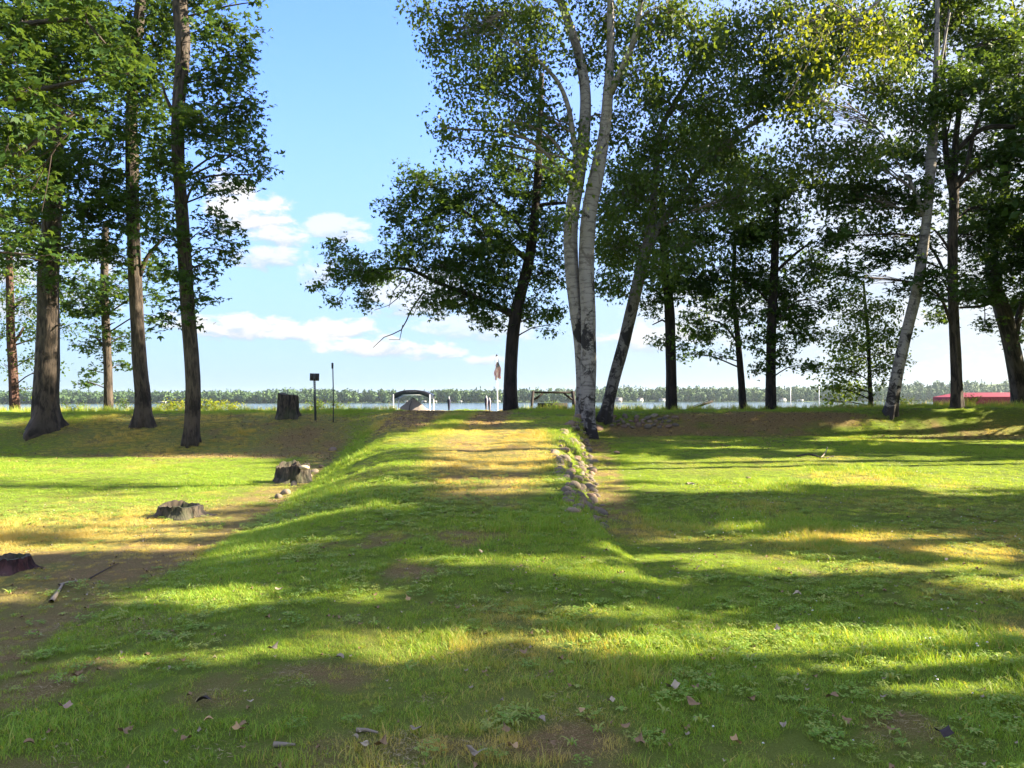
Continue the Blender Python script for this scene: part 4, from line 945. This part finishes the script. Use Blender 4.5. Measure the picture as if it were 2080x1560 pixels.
# ------------------------------------------------------------------ boat lift with black canopy, covered boat
M['black_vinyl'] = simple('black_vinyl', (.012, .012, .014), .35)
M['alu'] = simple('aluminium', (.75, .77, .78), .35, .3, .06)
M['cover'] = simple('boat_cover', (.17, .145, .135), .8, 0, .2, 5, .01); M['cover_dark'] = simple('cover_seam', (.05, .045, .05), .8)
d = 52; c0 = P(836, 818, d); zl = LAKE; rt = root('boat_lift', (c0[0], d, zl), 'boat lift with pale posts and a curved black canopy by the ramp end', 'boat lift')
k_ = d / F; xL, xR = (799 - 836) * k_, (873 - 836) * k_; zt = P(836, 801, d)[2] - zl
for x_, y_ in ((xL, 0), (xR, 0), (xL, 2.4), (xR, 2.4)):
    g = MB(); g.box((x_, y_, zt / 2), (.075, .075, zt)); g.build('post', M['alu'], rt)
def canopy(w2, ln, zt, rise, th_, m, name, rt, nseg=22):
    V = []; Fq = []; ys = [0, .0, ln, ln]
    prof = []
    for i in range(nseg + 1):
        t = i / nseg * 2 - 1; x_ = w2 * t; z_ = rise * (1 - abs(t) ** 2.6)
        prof.append((x_, z_))
    m_ = MB(); n1 = nseg + 1
    drp = [th_ * (1.25 if 2 < i < nseg - 2 else 1.0) for i in range(n1)]
    Vt = [(x_, y_, zt + z_) for y_ in (0, ln) for x_, z_ in prof]; Vb = [(x_ * .985, y_, zt + z_ - th_) for y_ in (0, ln) for x_, z_ in prof]
    for i in range(nseg):
        Fq.append([i, i + 1, n1 + i + 1, n1 + i]); Fq.append([2 * n1 + i, 3 * n1 + i, 3 * n1 + i + 1, 2 * n1 + i + 1]); Fq.append([i, 2 * n1 + i, 2 * n1 + i + 1, i + 1]); Fq.append([n1 + i, n1 + i + 1, 3 * n1 + i + 1, 3 * n1 + i])
    for i in (0, nseg): Fq.append([i, n1 + i, 3 * n1 + i, 2 * n1 + i])
    m_.add(Vt + Vb, Fq); return m_.build(name, m, rt, False)
canopy(39.5 * k_, 2.6, zt - 1.0 * k_, 10.0 * k_, 8.6 * k_, M['black_vinyl'], 'canopy', rt)
# faint lettering band on the front of the canopy (illegible in the photograph): small pale strokes
g = MB(); rl = np.random.default_rng(3)
for i in range(17):
    x_ = (-10.5 + i * 1.27) * k_; hh_ = (1.0 + rl.random() * .6) * k_
    g.box((x_, -.012, zt + 5.0 * k_ + 0 * i), (.35 * k_, .01, hh_));
    if rl.random() < .7: g.box((x_ + .35 * k_, -.0145, zt + (4.6 + rl.random() * .9) * k_), (.7 * k_, .008, .3 * k_))
g.build('lettering', simple('faded_print', (.28, .28, .29), .6), rt)
g = MB(); g.box(((xL + xR) / 2, .06, zt - .04), (xR - xL, .05, .05)); g.box(((xL + xR) / 2, 2.34, zt - .04), (xR - xL, .05, .05)); g.build('cross_bar', M['alu'], rt)
# covered boat
bt = root('covered_boat', (P(836, 818, d)[0], d, zl), 'boat under a peaked taupe cover beneath the black canopy', 'boat')
zp = P(834, 815, d)[2] - zl; zs_ = P(834, 831, d)[2] - zl; V = []; rows = 14; cols = 26
for i in range(rows + 1):
    v = i / rows; y_ = .3 + 5.2 * v
    for j in range(cols + 1):
        t = j / cols * 2 - 1; hw = 30 * k_ * (1 - .35 * max(0, v - .6) ** 2 * 4)
        pk = math.exp(-((v - .12) / .3) ** 2) * .75 + .25 * (1 - v)
        z_ = zs_ - .25 + (zp - zs_ + .25) * pk * (1 - abs(t)) ** 1.0 * (1 - .0 * abs(t)) + .28 * (1 - abs(t) ** 6) * (1 - .5 * v) + .03 * math.sin(t * 14 + v * 5)
        if i == 0: z_ = z_ * 1.0
        V.append((t * hw, y_, z_))
front = len(V)
for j in range(cols + 1): t = j / cols * 2 - 1; V.append((t * 30 * k_ * .9, .12, zs_ - .8))
for j in range(cols + 1): t = j / cols * 2 - 1; V.append((t * 30 * k_ * .9, 5.4, zs_ - .8))
Fq = [[i * (cols + 1) + j, i * (cols + 1) + j + 1, (i + 1) * (cols + 1) + j + 1, (i + 1) * (cols + 1) + j] for i in range(rows) for j in range(cols)]
Fq += [[front + j, front + j + 1, j + 1, j] for j in range(cols)] + [[rows * (cols + 1) + j, rows * (cols + 1) + j + 1, front + cols + 1 + j + 1, front + cols + 1 + j] for j in range(cols)]
link('cover', mesh_np('cover', V, Fq, M['cover'], True), bt)
g = MB(); g.tube([(-.0, .18, zp - zl * 0 + .03), (-.12, .1, (zp + zs_) / 2), (-.25, .08, zs_ - .6)], [.03, .045, .05], 6); g.build('seam_strap', M['cover_dark'], bt)
g = MB(); V = []
for i in range(9):
    t = i / 8; w_ = 1.0 * (1 - .2 * t)
    V += [(-w_, .2 + 5.2 * t, zs_ - .5), (w_, .2 + 5.2 * t, zs_ - .5), (w_ * .5, .2 + 5.2 * t, zs_ - 1.3), (-w_ * .5, .2 + 5.2 * t, zs_ - 1.3)]
Fq = [[i * 4 + q, i * 4 + (q + 1) % 4, (i + 1) * 4 + (q + 1) % 4, (i + 1) * 4 + q] for i in range(8) for q in range(4)] + [[0, 3, 2, 1], [32, 33, 34, 35]]
g.add(V, Fq); g.build('hull', M['white_paint'], bt)

# furled umbrellas
M['navy'] = simple('navy_cloth', (.018, .02, .06), .8); M['pale_cloth'] = simple('pale_cloth', (.5, .5, .56), .8); M['lilac'] = simple('striped_cloth_light', (.42, .38, .5), .8)
def umbrella(px_, top, w_, label, d, stripes):
    b = P(px_, 826, d); zb = float(ground(b[0], d)); s_ = d / F; zt = P(px_, top, d)[2] - zb; rt = root('furled_umbrella', (b[0], d, zb), label, 'umbrella')
    g = MB(); g.tube([(0, 0, 0), (0, 0, zt)], .02, 8); g.build('pole', M['white_paint'], rt)
    H0 = zt - 30 * s_; pr = [(0, .25), (.15, .5), (.45, .75), (.7, .95), (.8, 1.0), (.84, .55)]
    S_ = 16; th = np.arange(S_) * 2 * np.pi / S_; V = []
    for t, r in pr: V.append(np.stack([np.cos(th) * r * w_ * s_ * (1 + .14 * np.cos(th * 8)), np.sin(th) * r * w_ * s_ * (1 + .14 * np.cos(th * 8)), np.full(S_, H0 + t * 30 * s_)], 1))
    V = np.vstack(V); Fq = [[i * S_ + j, i * S_ + (j + 1) % S_, (i + 1) * S_ + (j + 1) % S_, (i + 1) * S_ + j] for i in range(len(pr) - 1) for j in range(S_)]
    me = mesh_np('furled_cloth', V, Fq, M['navy'], True); me.materials.append(M['lilac'])
    if stripes:
        for i in range(len(pr) - 1):
            for j in range(S_): me.polygons[i * S_ + j].material_index = 1 if j % 4 == 1 else 0
    link('furled_cloth', me, rt)
    g = MB(); g.tube([(0, 0, H0 + 25 * s_), (0, 0, H0 + 28 * s_), (0, 0, H0 + 30.5 * s_)], [w_ * .5 * s_, w_ * .42 * s_, .01], 8); g.build('cap', M['pale_cloth'], rt, True)
umbrella(912, 806, 3.2, 'single furled navy umbrella beyond the crest, right of the boat lift', 42, False)
umbrella(988, 804, 3.6, 'taller left one of the paired furled navy umbrellas near the flagpole', 42, True)
umbrella(994.5, 808, 3.2, 'shorter striped right one of the paired furled umbrellas near the flagpole', 42.4, True)

# ------------------------------------------------------------------ log swing frame
M['log'] = simple('swing_wood', (.018, .012, .011), .85, 0, .3, 10, .01)
d = 36; z0 = float(ground(2, d)); k_ = d / F
def Q(px_, py_, dy=0): p = P(px_, py_, d); return np.array([p[0], d + dy, p[2]])
cx = Q(1124, 797); rt = root('swing_frame', (cx[0], d, z0), 'dark timber swing frame standing beyond the crest left of the birch', 'swing frame')
o0 = np.array([cx[0], d, z0]); zt = cx[2] - z0
g = MB(); g.tube([Q(1080, 797) - o0, Q(1168, 797.5) - o0], .05, 10); g.build('beam', M['log'], rt, True)
for (px_, sx) in ((1083, -1), (1163, 1)):
    for dy in (-1, 1):
        t_ = Q(px_, 797) - o0; bb = t_ + [sx * .22, dy * .75, 0]; bb[2] = float(ground(bb[0] + o0[0], bb[1] + o0[1])) - z0 - .05
        g = MB(); g.tube([t_ + [0, dy * .05, .06], bb], [.06, .065], 8); g.build('leg', M['log'], rt, True)
for (a, b) in ((1085, 1103), (1163, 1145)):
    g = MB(); g.tube([Q(a, 812) - o0, Q(b, 799) - o0], .05, 8); g.build('brace', M['log'], rt, True)
for a in (1092, 1154):
    g = MB(); g.tube([Q(a, 799) - o0, Q(a, 832) - o0], .008, 5); g.build('chain', M['dark_metal'], rt)
g = MB(); w0 = Q(1092, 836) - o0; w1 = Q(1154, 836) - o0
g.box((w0 + w1) / 2 + [0, .1, 0], (w1[0] - w0[0], .5, .05)); g.box((w0 + w1) / 2 + [0, .35, .2], (w1[0] - w0[0], .04, .4)); g.build('seat', M['log'], rt)

# ------------------------------------------------------------------ red boat canopy
def red_mat():
    m, n, b = mat('red_vinyl'); co = n.new('ShaderNodeTexCoord').outputs['Object']; c = n.mix(n.noise(co, .8, 4), (.17, .006, .014), (.25, .012, .024)); n.put(b.inputs['Base Color'], c); b.inputs['Roughness'].default_value = .55; return m
d = 55; k_ = d / F; a = P(1958, 808, d); rt = root('boat_canopy', (a[0] + 3, d, LAKE), 'red fabric boat lift canopy behind the right edge trunk', 'boat canopy')
z = lambda py: P(2000, py, d)[2] - LAKE
xl, xr = P(1957, 800, d)[0] - a[0] - 3, P(2200, 800, d)[0] - a[0] - 3; hgt = z(795) - z(804)
V = [(xl, 0, z(806)), (xr, 0, z(806)), (xr, 4, z(806)), (xl, 4, z(806)), (xl + .75, 1.6, z(797)), (xr - .9, 1.6, z(797)), (xr - .9, 2.4, z(797)), (xl + .75, 2.4, z(797))]
g = MB(); g.add(V, [[0, 1, 5, 4], [1, 2, 6, 5], [2, 3, 7, 6], [3, 0, 4, 7], [4, 5, 6, 7]]); g.build('canopy_top', red_mat(), rt)
g = MB(); zz0, zz1 = z(826), z(806) - .002
for (p, q) in (((xl, 0), (xr, 0)), ((xr, 0), (xr, 4)), ((xr, 4), (xl, 4)), ((xl, 4), (xl, 0))): g.add([(p[0], p[1], zz0), (q[0], q[1], zz0), (q[0], q[1], zz1), (p[0], p[1], zz1)], [[0, 1, 2, 3]])
g.build('canopy_skirt', red_mat(), rt)
for x_ in (xl + .2, xr - .2):
    for y_ in (.2, 3.8): g = MB(); g.box((x_, y_, zz1 / 2), (.09, .09, zz1)); g.build('post', M['alu'], rt)

# ------------------------------------------------------------------ sailboats moored
def sail(px_, top, d, label):
    a = P(px_, 820, d); s_ = d / F; rt = root('sailboat', (a[0], d, LAKE), label, 'sailboat'); zt = P(px_, top, d)[2] - LAKE
    g = MB(); g.tube([(0, 0, .4), (0, 0, zt)], [.07, .05], 8); g.build('mast', M['white_paint'], rt)
    V = []; 
    for i in range(9):
        t = i / 8; w_ = .85 * math.sin(math.pi * min(1, .25 + .75 * (1 - t)) ) if t > .5 else .85
        w_ = .85 * (1 - max(0, t - .35) ** 2 * 2.2); x_ = -2.5 + 5.2 * t
        V += [(x_, -w_, .75), (x_, w_, .75), (x_, w_ * .6, -.05), (x_, -w_ * .6, -.05)]
    Fq = [[i * 4 + q, i * 4 + (q + 1) % 4, (i + 1) * 4 + (q + 1) % 4, (i + 1) * 4 + q] for i in range(8) for q in range(4)] + [[0, 3, 2, 1], [32, 33, 34, 35]]
    g = MB(); g.add(V, Fq); g.build('hull', M['white_paint'], rt)
    g = MB(); g.tube([(0, 0, 1.3), (2.4, 0, 1.25)], .08, 6); g.build('boom', M['pale_cloth'], rt)
sail(1606, 778, 130, 'moored sailboat with the left bare white mast, behind the dark oak foliage')
sail(1664, 768, 130, 'moored sailboat with the right, taller bare white mast beside the feathery tree')
# far boats and docks, far houses
def dock(px_, w_, d=1040):
    a = P(px_, 815, d); s_ = d / F; rt = root('boat_dock', (a[0], d, LAKE), 'white roofed boat dock on the far shore, ' + w_[1], 'dock', 'docks on the far shore')
    W_ = w_[0] * s_; g = MB(); g.box((0, 0, 2.6), (W_, 5, .5)); g.build('roof', M['white_paint'], rt)
    for x_ in (-.45, .45):
        g = MB(); g.box((x_ * W_, 0, 1.2), (.5, .4, 2.4)); g.build('post', M['alu'], rt)
for (p, w_) in ((826, (7, 'seen under the black canopy')), (861, (9, 'just left of the right canopy post')), (880, (15, 'longest one, right of the black canopy')), (935, (6, 'between the single umbrella and the flag')), (330, (14, 'behind the left trunks')), (575, (8, 'behind the upright stump')), (1010, (12, 'beside the flagpole')), (1625, (12, 'between the two sailboats'))):
    dock(p, w_)
def house(px_, w_, h_, lab, col, d=1066):
    a = P(px_, 812, d); s_ = d / F; rt = root('house', (a[0], d, LAKE + .6), lab, 'house'); W_ = w_ * s_; H_ = h_ * s_
    g = MB(); g.box((0, 0, H_ * .3), (W_, 8, H_ * .6)); g.build('wall', simple('house_wall', col, .7), rt)
    g = MB(); V = [(-W_ * .55, -4.6, H_ * .6), (W_ * .55, -4.6, H_ * .6), (W_ * .55, 4.6, H_ * .6), (-W_ * .55, 4.6, H_ * .6), (-W_ * .55, 0, H_), (W_ * .55, 0, H_)]
    g.add(V, [[0, 1, 5, 4], [2, 3, 4, 5], [0, 4, 3, 0], [1, 2, 5, 1], [0, 3, 2, 1]]); g.build('roof', simple('house_roof', (.10, .10, .11), .8), rt)
    for x_ in (-.25, .2):
        g = MB(); g.box((x_ * W_, -4.03, H_ * .3), (W_ * .14, .1, H_ * .25)); g.build('window', M['dark_metal'], rt)
house(1256, 14, 9, 'low grey house on the far shore right of the leaning birch', (.35, .3, .3))
house(1300, 11, 8, 'white house on the far shore in the sunny clearing', (.75, .75, .72))
house(1345, 12, 7, 'pale blue grey house on the far shore beside the straight oak', (.4, .45, .5))
house(1590, 10, 7, 'small white cottage on the far shore left of the sailboat masts', (.7, .7, .7))

# ------------------------------------------------------------------ crest shrubs and weeds
def shrub(name, label, pxs, y0, hpx, m, d=30.0, nst=9, ls=.11, grp=None):
    a = P(pxs, y0, d); z = float(ground(a[0], d)); b = np.array([a[0], d, z]); rt = root(name, b, label, 'shrub', grp)
    top = P(pxs, y0 - hpx, d)[2] - z; st = MB(); cs = []
    for i in range(nst):
        a_ = rng.uniform(0, 6.28); e = np.array([math.cos(a_) * .45, math.sin(a_) * .45, top * rng.uniform(.6, 1.05)]) * [rng.uniform(.3, 1), rng.uniform(.3, 1), 1]
        st.tube([(0, 0, -.05), e * [.4, .4, .5], e], [.012, .009, .004], 4, cap=False)
        for t in np.linspace(.35, 1, 6): cs.append(np.array([e[0] * t, e[1] * t, e[2] * t]))
    st.build('stem', M['twig'], rt)
    cs = np.repeat(np.array(cs), 6, 0) + rng.normal(size=(len(cs) * 6, 3)) * [.10, .10, .05]
    V, Fq = leaf_quads(cs, ls, .2, .6, .4, 1); link('foliage', mesh_np('foliage', V, Fq, m), rt)
shr = [(345, 826, 10, 'yellow green sumac just left of the rightmost left trunk'), (368, 826, 14, 'yellow green sumac behind the rightmost left trunk'), (415, 826, 14, 'bright yellow green sumac right of the rightmost left trunk'), (440, 826, 13, 'yellow green sumac in the middle of the sunlit row'), (468, 826, 8, 'low yellow green sumac at the right end of the sunlit row')]
for (a, b, h_, lb) in shr: shrub('sumac_shrub', lb, a, b, h_, M['leaf_sumac'])
for (a, b, h_, lb) in ((640, 828, 14, 'green leafy weed clump behind the sign post'), (655, 828, 16, 'green leafy weed clump just right of the sign post'), (690, 828, 10, 'small leafy weed right of the thin pole'), (150, 826, 12, 'leafy bush on the crest right of the thick furrowed maple'), (260, 826, 16, 'leafy bush on the crest left of the split base maple'),
                       (1835, 822, 14, 'small upright weed right of the leaning white birch'), (1962, 818, 18, 'leafy weed in front of the red canopy end'), (1120, 826, 12, 'thin weed under the swing frame')):
    shrub('weed_clump', lb, a, b, h_, M['leaf_light'], nst=6, ls=.09)

# ------------------------------------------------------------------ fallen sticks, boards, leaves
def stick(name, pp, r, label, m, cat='stick', lift=.012):
    pts = []
    for q in pp:
        h_ = hit(q[0], q[1]); pts.append(h_ + [0, 0, lift + (q[2] if len(q) > 2 else 0)])
    b = pts[0].copy(); g = MB(); s_ = spline(np.array(pts) - b, .08); g.tube(s_, np.linspace(r, r * .4, len(s_)), 7)
    o = g.build(name, m, None, True, b); tag(o, label, cat)
stick('fallen_stick', [(104, 1226), (118, 1205), (128, 1190)], .022, 'short grey stick lying on the bare soil at lower left', M['dead_wood'])
stick('fallen_stick', [(120, 1192), (138, 1186), (158, 1184)], .014, 'thin tan stick touching the grey stick at lower left', M['dead_wood'])
stick('fallen_stick', [(182, 1178), (215, 1160), (243, 1147)], .007, 'long thin twig on the bare soil above the grey stick', M['twig'])
stick('fallen_branch', [(1618, 928), (1645, 924), (1672, 931), (1695, 927)], .022, 'dark curved branch lying in the grass below the right bank', M['twig'], 'branch')
stick('fallen_branch', [(1668, 931), (1677, 924, .05), (1681, 917, .10)], .018, 'short upcurved dead branch piece on the right lawn', M['dead_wood'], 'branch')
stick('fallen_stick', [(724, 1492), (745, 1490), (768, 1494)], .012, 'small pale stick in the foreground left of centre', M['dead_wood'])
stick('fallen_stick', [(556, 1521), (578, 1519), (600, 1520)], .014, 'pale flat stick in the foreground on the dry patch', M['dead_wood'])
stick('fallen_stick', [(1395, 985), (1405, 984), (1417, 986)], .03, 'short pale piece of wood in the shaded right lawn', M['dead_wood'])
# slanting board beyond the crest
a = P(1405, 830, 31); b = P(1448, 815, 31); g = MB(); g.tube([np.array([0, 0, 0.]), b - a], .05, 6); o = g.build('leaning_log', M['log'], None, False, a); tag(o, 'dark slanting pole poking above the crest between the oaks', 'pole')
g = MB(); s_ = spline(np.array([P(1405, 826, 31.5), P(1425, 819, 31.5), P(1440, 817, 31.5)]) - a, .2); g.tube(s_, .015, 5); o = g.build('dead_branch', M['twig'], None, True, a); tag(o, 'thin dead branch beside the dark slanting pole', 'branch')

# fallen leaves
def leaf_meshes():
    out = []
    for q in range(5):
        m = MB(); nL = 5; c = np.zeros(3)
        pts = []; kk = 15
        for i in range(kk):
            a = i / kk * 2 * math.pi; r = 1.0 + (.30 if q % 2 else .12) * math.cos(a * 5) + rng.uniform(-.08, .08); pts.append((r * math.cos(a), r * math.sin(a) * .72, .34 * math.sin(a * 2 + q) + .3 * (r * math.cos(a)) ** 2 * (1 if q % 2 else -.3) + .1))
        V = [(0, 0, 0)] + pts; Fq = [[0, 1 + (2 * i) % kk, 1 + (2 * i + 1) % kk, 1 + (2 * i + 2) % kk] for i in range(kk // 2 + 1)]
        out.append((V, Fq))
    return out
LM = leaf_meshes()
cols = {'tan': (.42, .27, .12), 'brown': (.22, .14, .065), 'grey': (.27, .22, .15), 'pink': (.34, .23, .16), 'pale': (.38, .31, .20), 'dark': (.035, .025, .025)}
LMAT = {k: simple('dry_leaf_' + k, v, .8, 0, .35, 30) for k, v in cols.items()}
lv_ = [(423, 1479, 'tan', 'tan oval leaf on the dry patch in the left foreground'), (130, 1452, 'pink', 'pinkish leaf near the lower left edge'), (508, 1440, 'pale', 'pale small leaf above the tan oval leaf'), (484, 1500, 'tan', 'tan curled leaf right of the tan oval leaf'),
       (378, 1520, 'brown', 'brown crumpled leaf low in the left foreground'), (413, 1437, 'dark', 'black shrivelled leaf in the left foreground'), (555, 1330, 'grey', 'grey leaf on the ramp, upper left foreground'), (567, 1206, 'pale', 'white leaf at the edge of the lit grass left of centre'),
       (733, 1505, 'pale', 'pale leaf beside the small pale stick'), (722, 1514, 'grey', 'grey leaf below the small pale stick'), (737, 1533, 'pale', 'pale leaf at the bottom left of centre'), (775, 1533, 'brown', 'brown leaf at the bottom left of centre'), (845, 1497, 'grey', 'big grey leaf in the bottom centre left'),
       (967, 1547, 'grey', 'large grey leaf at the bottom centre'), (1042, 1532, 'tan', 'tan leaf near the bottom centre'), (1120, 1530, 'brown', 'brown leaf right of the bottom centre'), (1240, 1440, 'pale', 'bright white leaf in the lower middle right'), (1184, 1462, 'tan', 'small tan leaf left of the bright white leaf'),
       (1160, 1410, 'brown', 'brown leaf above the small tan leaf'), (1065, 1336, 'brown', 'brown leaf in the middle foreground'), (1412, 1410, 'brown', 'large brown lobed leaf in the right foreground'), (1366, 1412, 'pale', 'pale leaf left of the large brown lobed leaf'), (1410, 1445, 'brown', 'dark brown leaf below the large brown lobed leaf'),
       (1575, 1292, 'pale', 'pinkish white leaf in the lit grass at right'), (1592, 1489, 'grey', 'grey leaf low in the right foreground'), (1720, 1480, 'brown', 'brown leaf in the right foreground'), (1915, 1510, 'dark', 'dark folded leaf in the lower right corner'), (1810, 1500, 'brown', 'brown leaf left of the dark folded leaf'),
       (980, 1130, 'pale', 'pale leaf on the ramp in mid distance'), (690, 1350, 'grey', 'grey leaf on the ramp left of centre'), (497, 1490, 'brown', 'brown leaf touching the tan curled leaf'), (1300, 1525, 'brown', 'brown leaf near the bottom, right of centre'), (1100, 1480, 'grey', 'grey leaf under the middle foreground'), (1495, 1525, 'tan', 'tan leaf near the bottom right of centre'), (1925, 1145, 'pale', 'pale leaf on the shaded right lawn'), (1620, 1216, 'pale', 'white leaf below the lit strip at right'), (830, 1228, 'tan', 'tan leaf on the ramp below the lit patch'),
       (1270, 1492, 'brown', 'brown leaf below the bright white leaf'), (250, 1505, 'brown', 'brown leaf low on the left'), (60, 1530, 'brown', 'brown leaf in the lower left corner'), (1690, 1430, 'brown', 'brown leaf in clover at the right'), (1030, 1500, 'brown', 'brown leaf left of the grey middle leaf')]
for i, (a, b, c, lb) in enumerate(lv_):
    h_ = hit(a, b); V, Fq = LM[i % 5]; s_ = {'dark': .045}.get(c, random.uniform(.025, .039)) * (1 if h_[1] > 4.5 else .85)
    if 'large' in lb or 'big' in lb: s_ *= 1.25
    if 'small' in lb: s_ *= .75
    o = link('fallen_leaf', mesh_np('fallen_leaf', np.array(V) * s_, Fq, LMAT[c], False), None, h_ + [0, 0, .042]); o.rotation_euler = (random.uniform(-.3, .3), random.uniform(-.3, .3), random.uniform(0, 6.28)); tag(o, lb, 'leaf', 'dry leaves on the lawn')
# small unnamed litter of crumbled leaves
x, y = sample(None, 2.4, 13, 2600, .8)
Vn, Fn = LM[1]; Vn = np.array(Vn) * .018; Fn = np.array(Fn)
lc = proto_coll('leaf_litter', [(Vn, Fn, LMAT['brown']), (Vn * .8, Fn, LMAT['grey']), (Vn * .6, Fn, LMAT['pale'])])
scatter('leaf_litter', np.stack([x, y, ground(x, y) + .012], 1), rng.uniform(.3, 1.2, len(x)) , np.zeros(len(x)), rng.choice([0, 0, 1, 2], len(x)), lc, 'crumbled bits of dry leaf in the grass')

x = rng.uniform(-17, 19, 34000); y = rng.uniform(19.5, 28, 34000); kp = rng.random(34000) < bare(x, y) * .9 + .02; x, y = x[kp], y[kp]
lc2 = proto_coll('bank_litter', [(np.array(LM[1][0]) * .035, Fn, LMAT['brown']), (np.array(LM[1][0]) * .03, Fn, LMAT['tan']), (np.array(LM[1][0]) * .03, Fn, LMAT['dark'])])
scatter('bank_leaf_litter', np.stack([x, y, ground(x, y) + .012], 1), rng.uniform(.3, .9, len(x)), np.zeros(len(x)), rng.choice([0, 0, 0, 1, 1, 1, 1, 2], len(x)), lc2, 'brown leaf litter on the worn soil of the banks')

# ------------------------------------------------------------------ haze
hm = bpy.data.materials.new('haze'); hm.use_nodes = True; nt = hm.node_tree; nt.nodes.remove(nt.nodes['Principled BSDF'])
pv = nt.nodes.new('ShaderNodeVolumePrincipled'); pv.inputs['Density'].default_value = .00007; pv.inputs['Color'].default_value = (.72, .88, 1.0, 1); pv.inputs['Anisotropy'].default_value = .3
nt.links.new(pv.outputs[0], nt.nodes['Material Output'].inputs['Volume'])
hb = MB(); hb.box((0, 2500, (LAKE - 2 + 75) / 2 - 3.0 / 2), (8200, 5600, 75 - LAKE + 5)); o = hb.build('haze', hm); tag(o, 'thin bluish summer haze over the lake', kind='stuff')
print('LEAF QUADS', NLEAF)
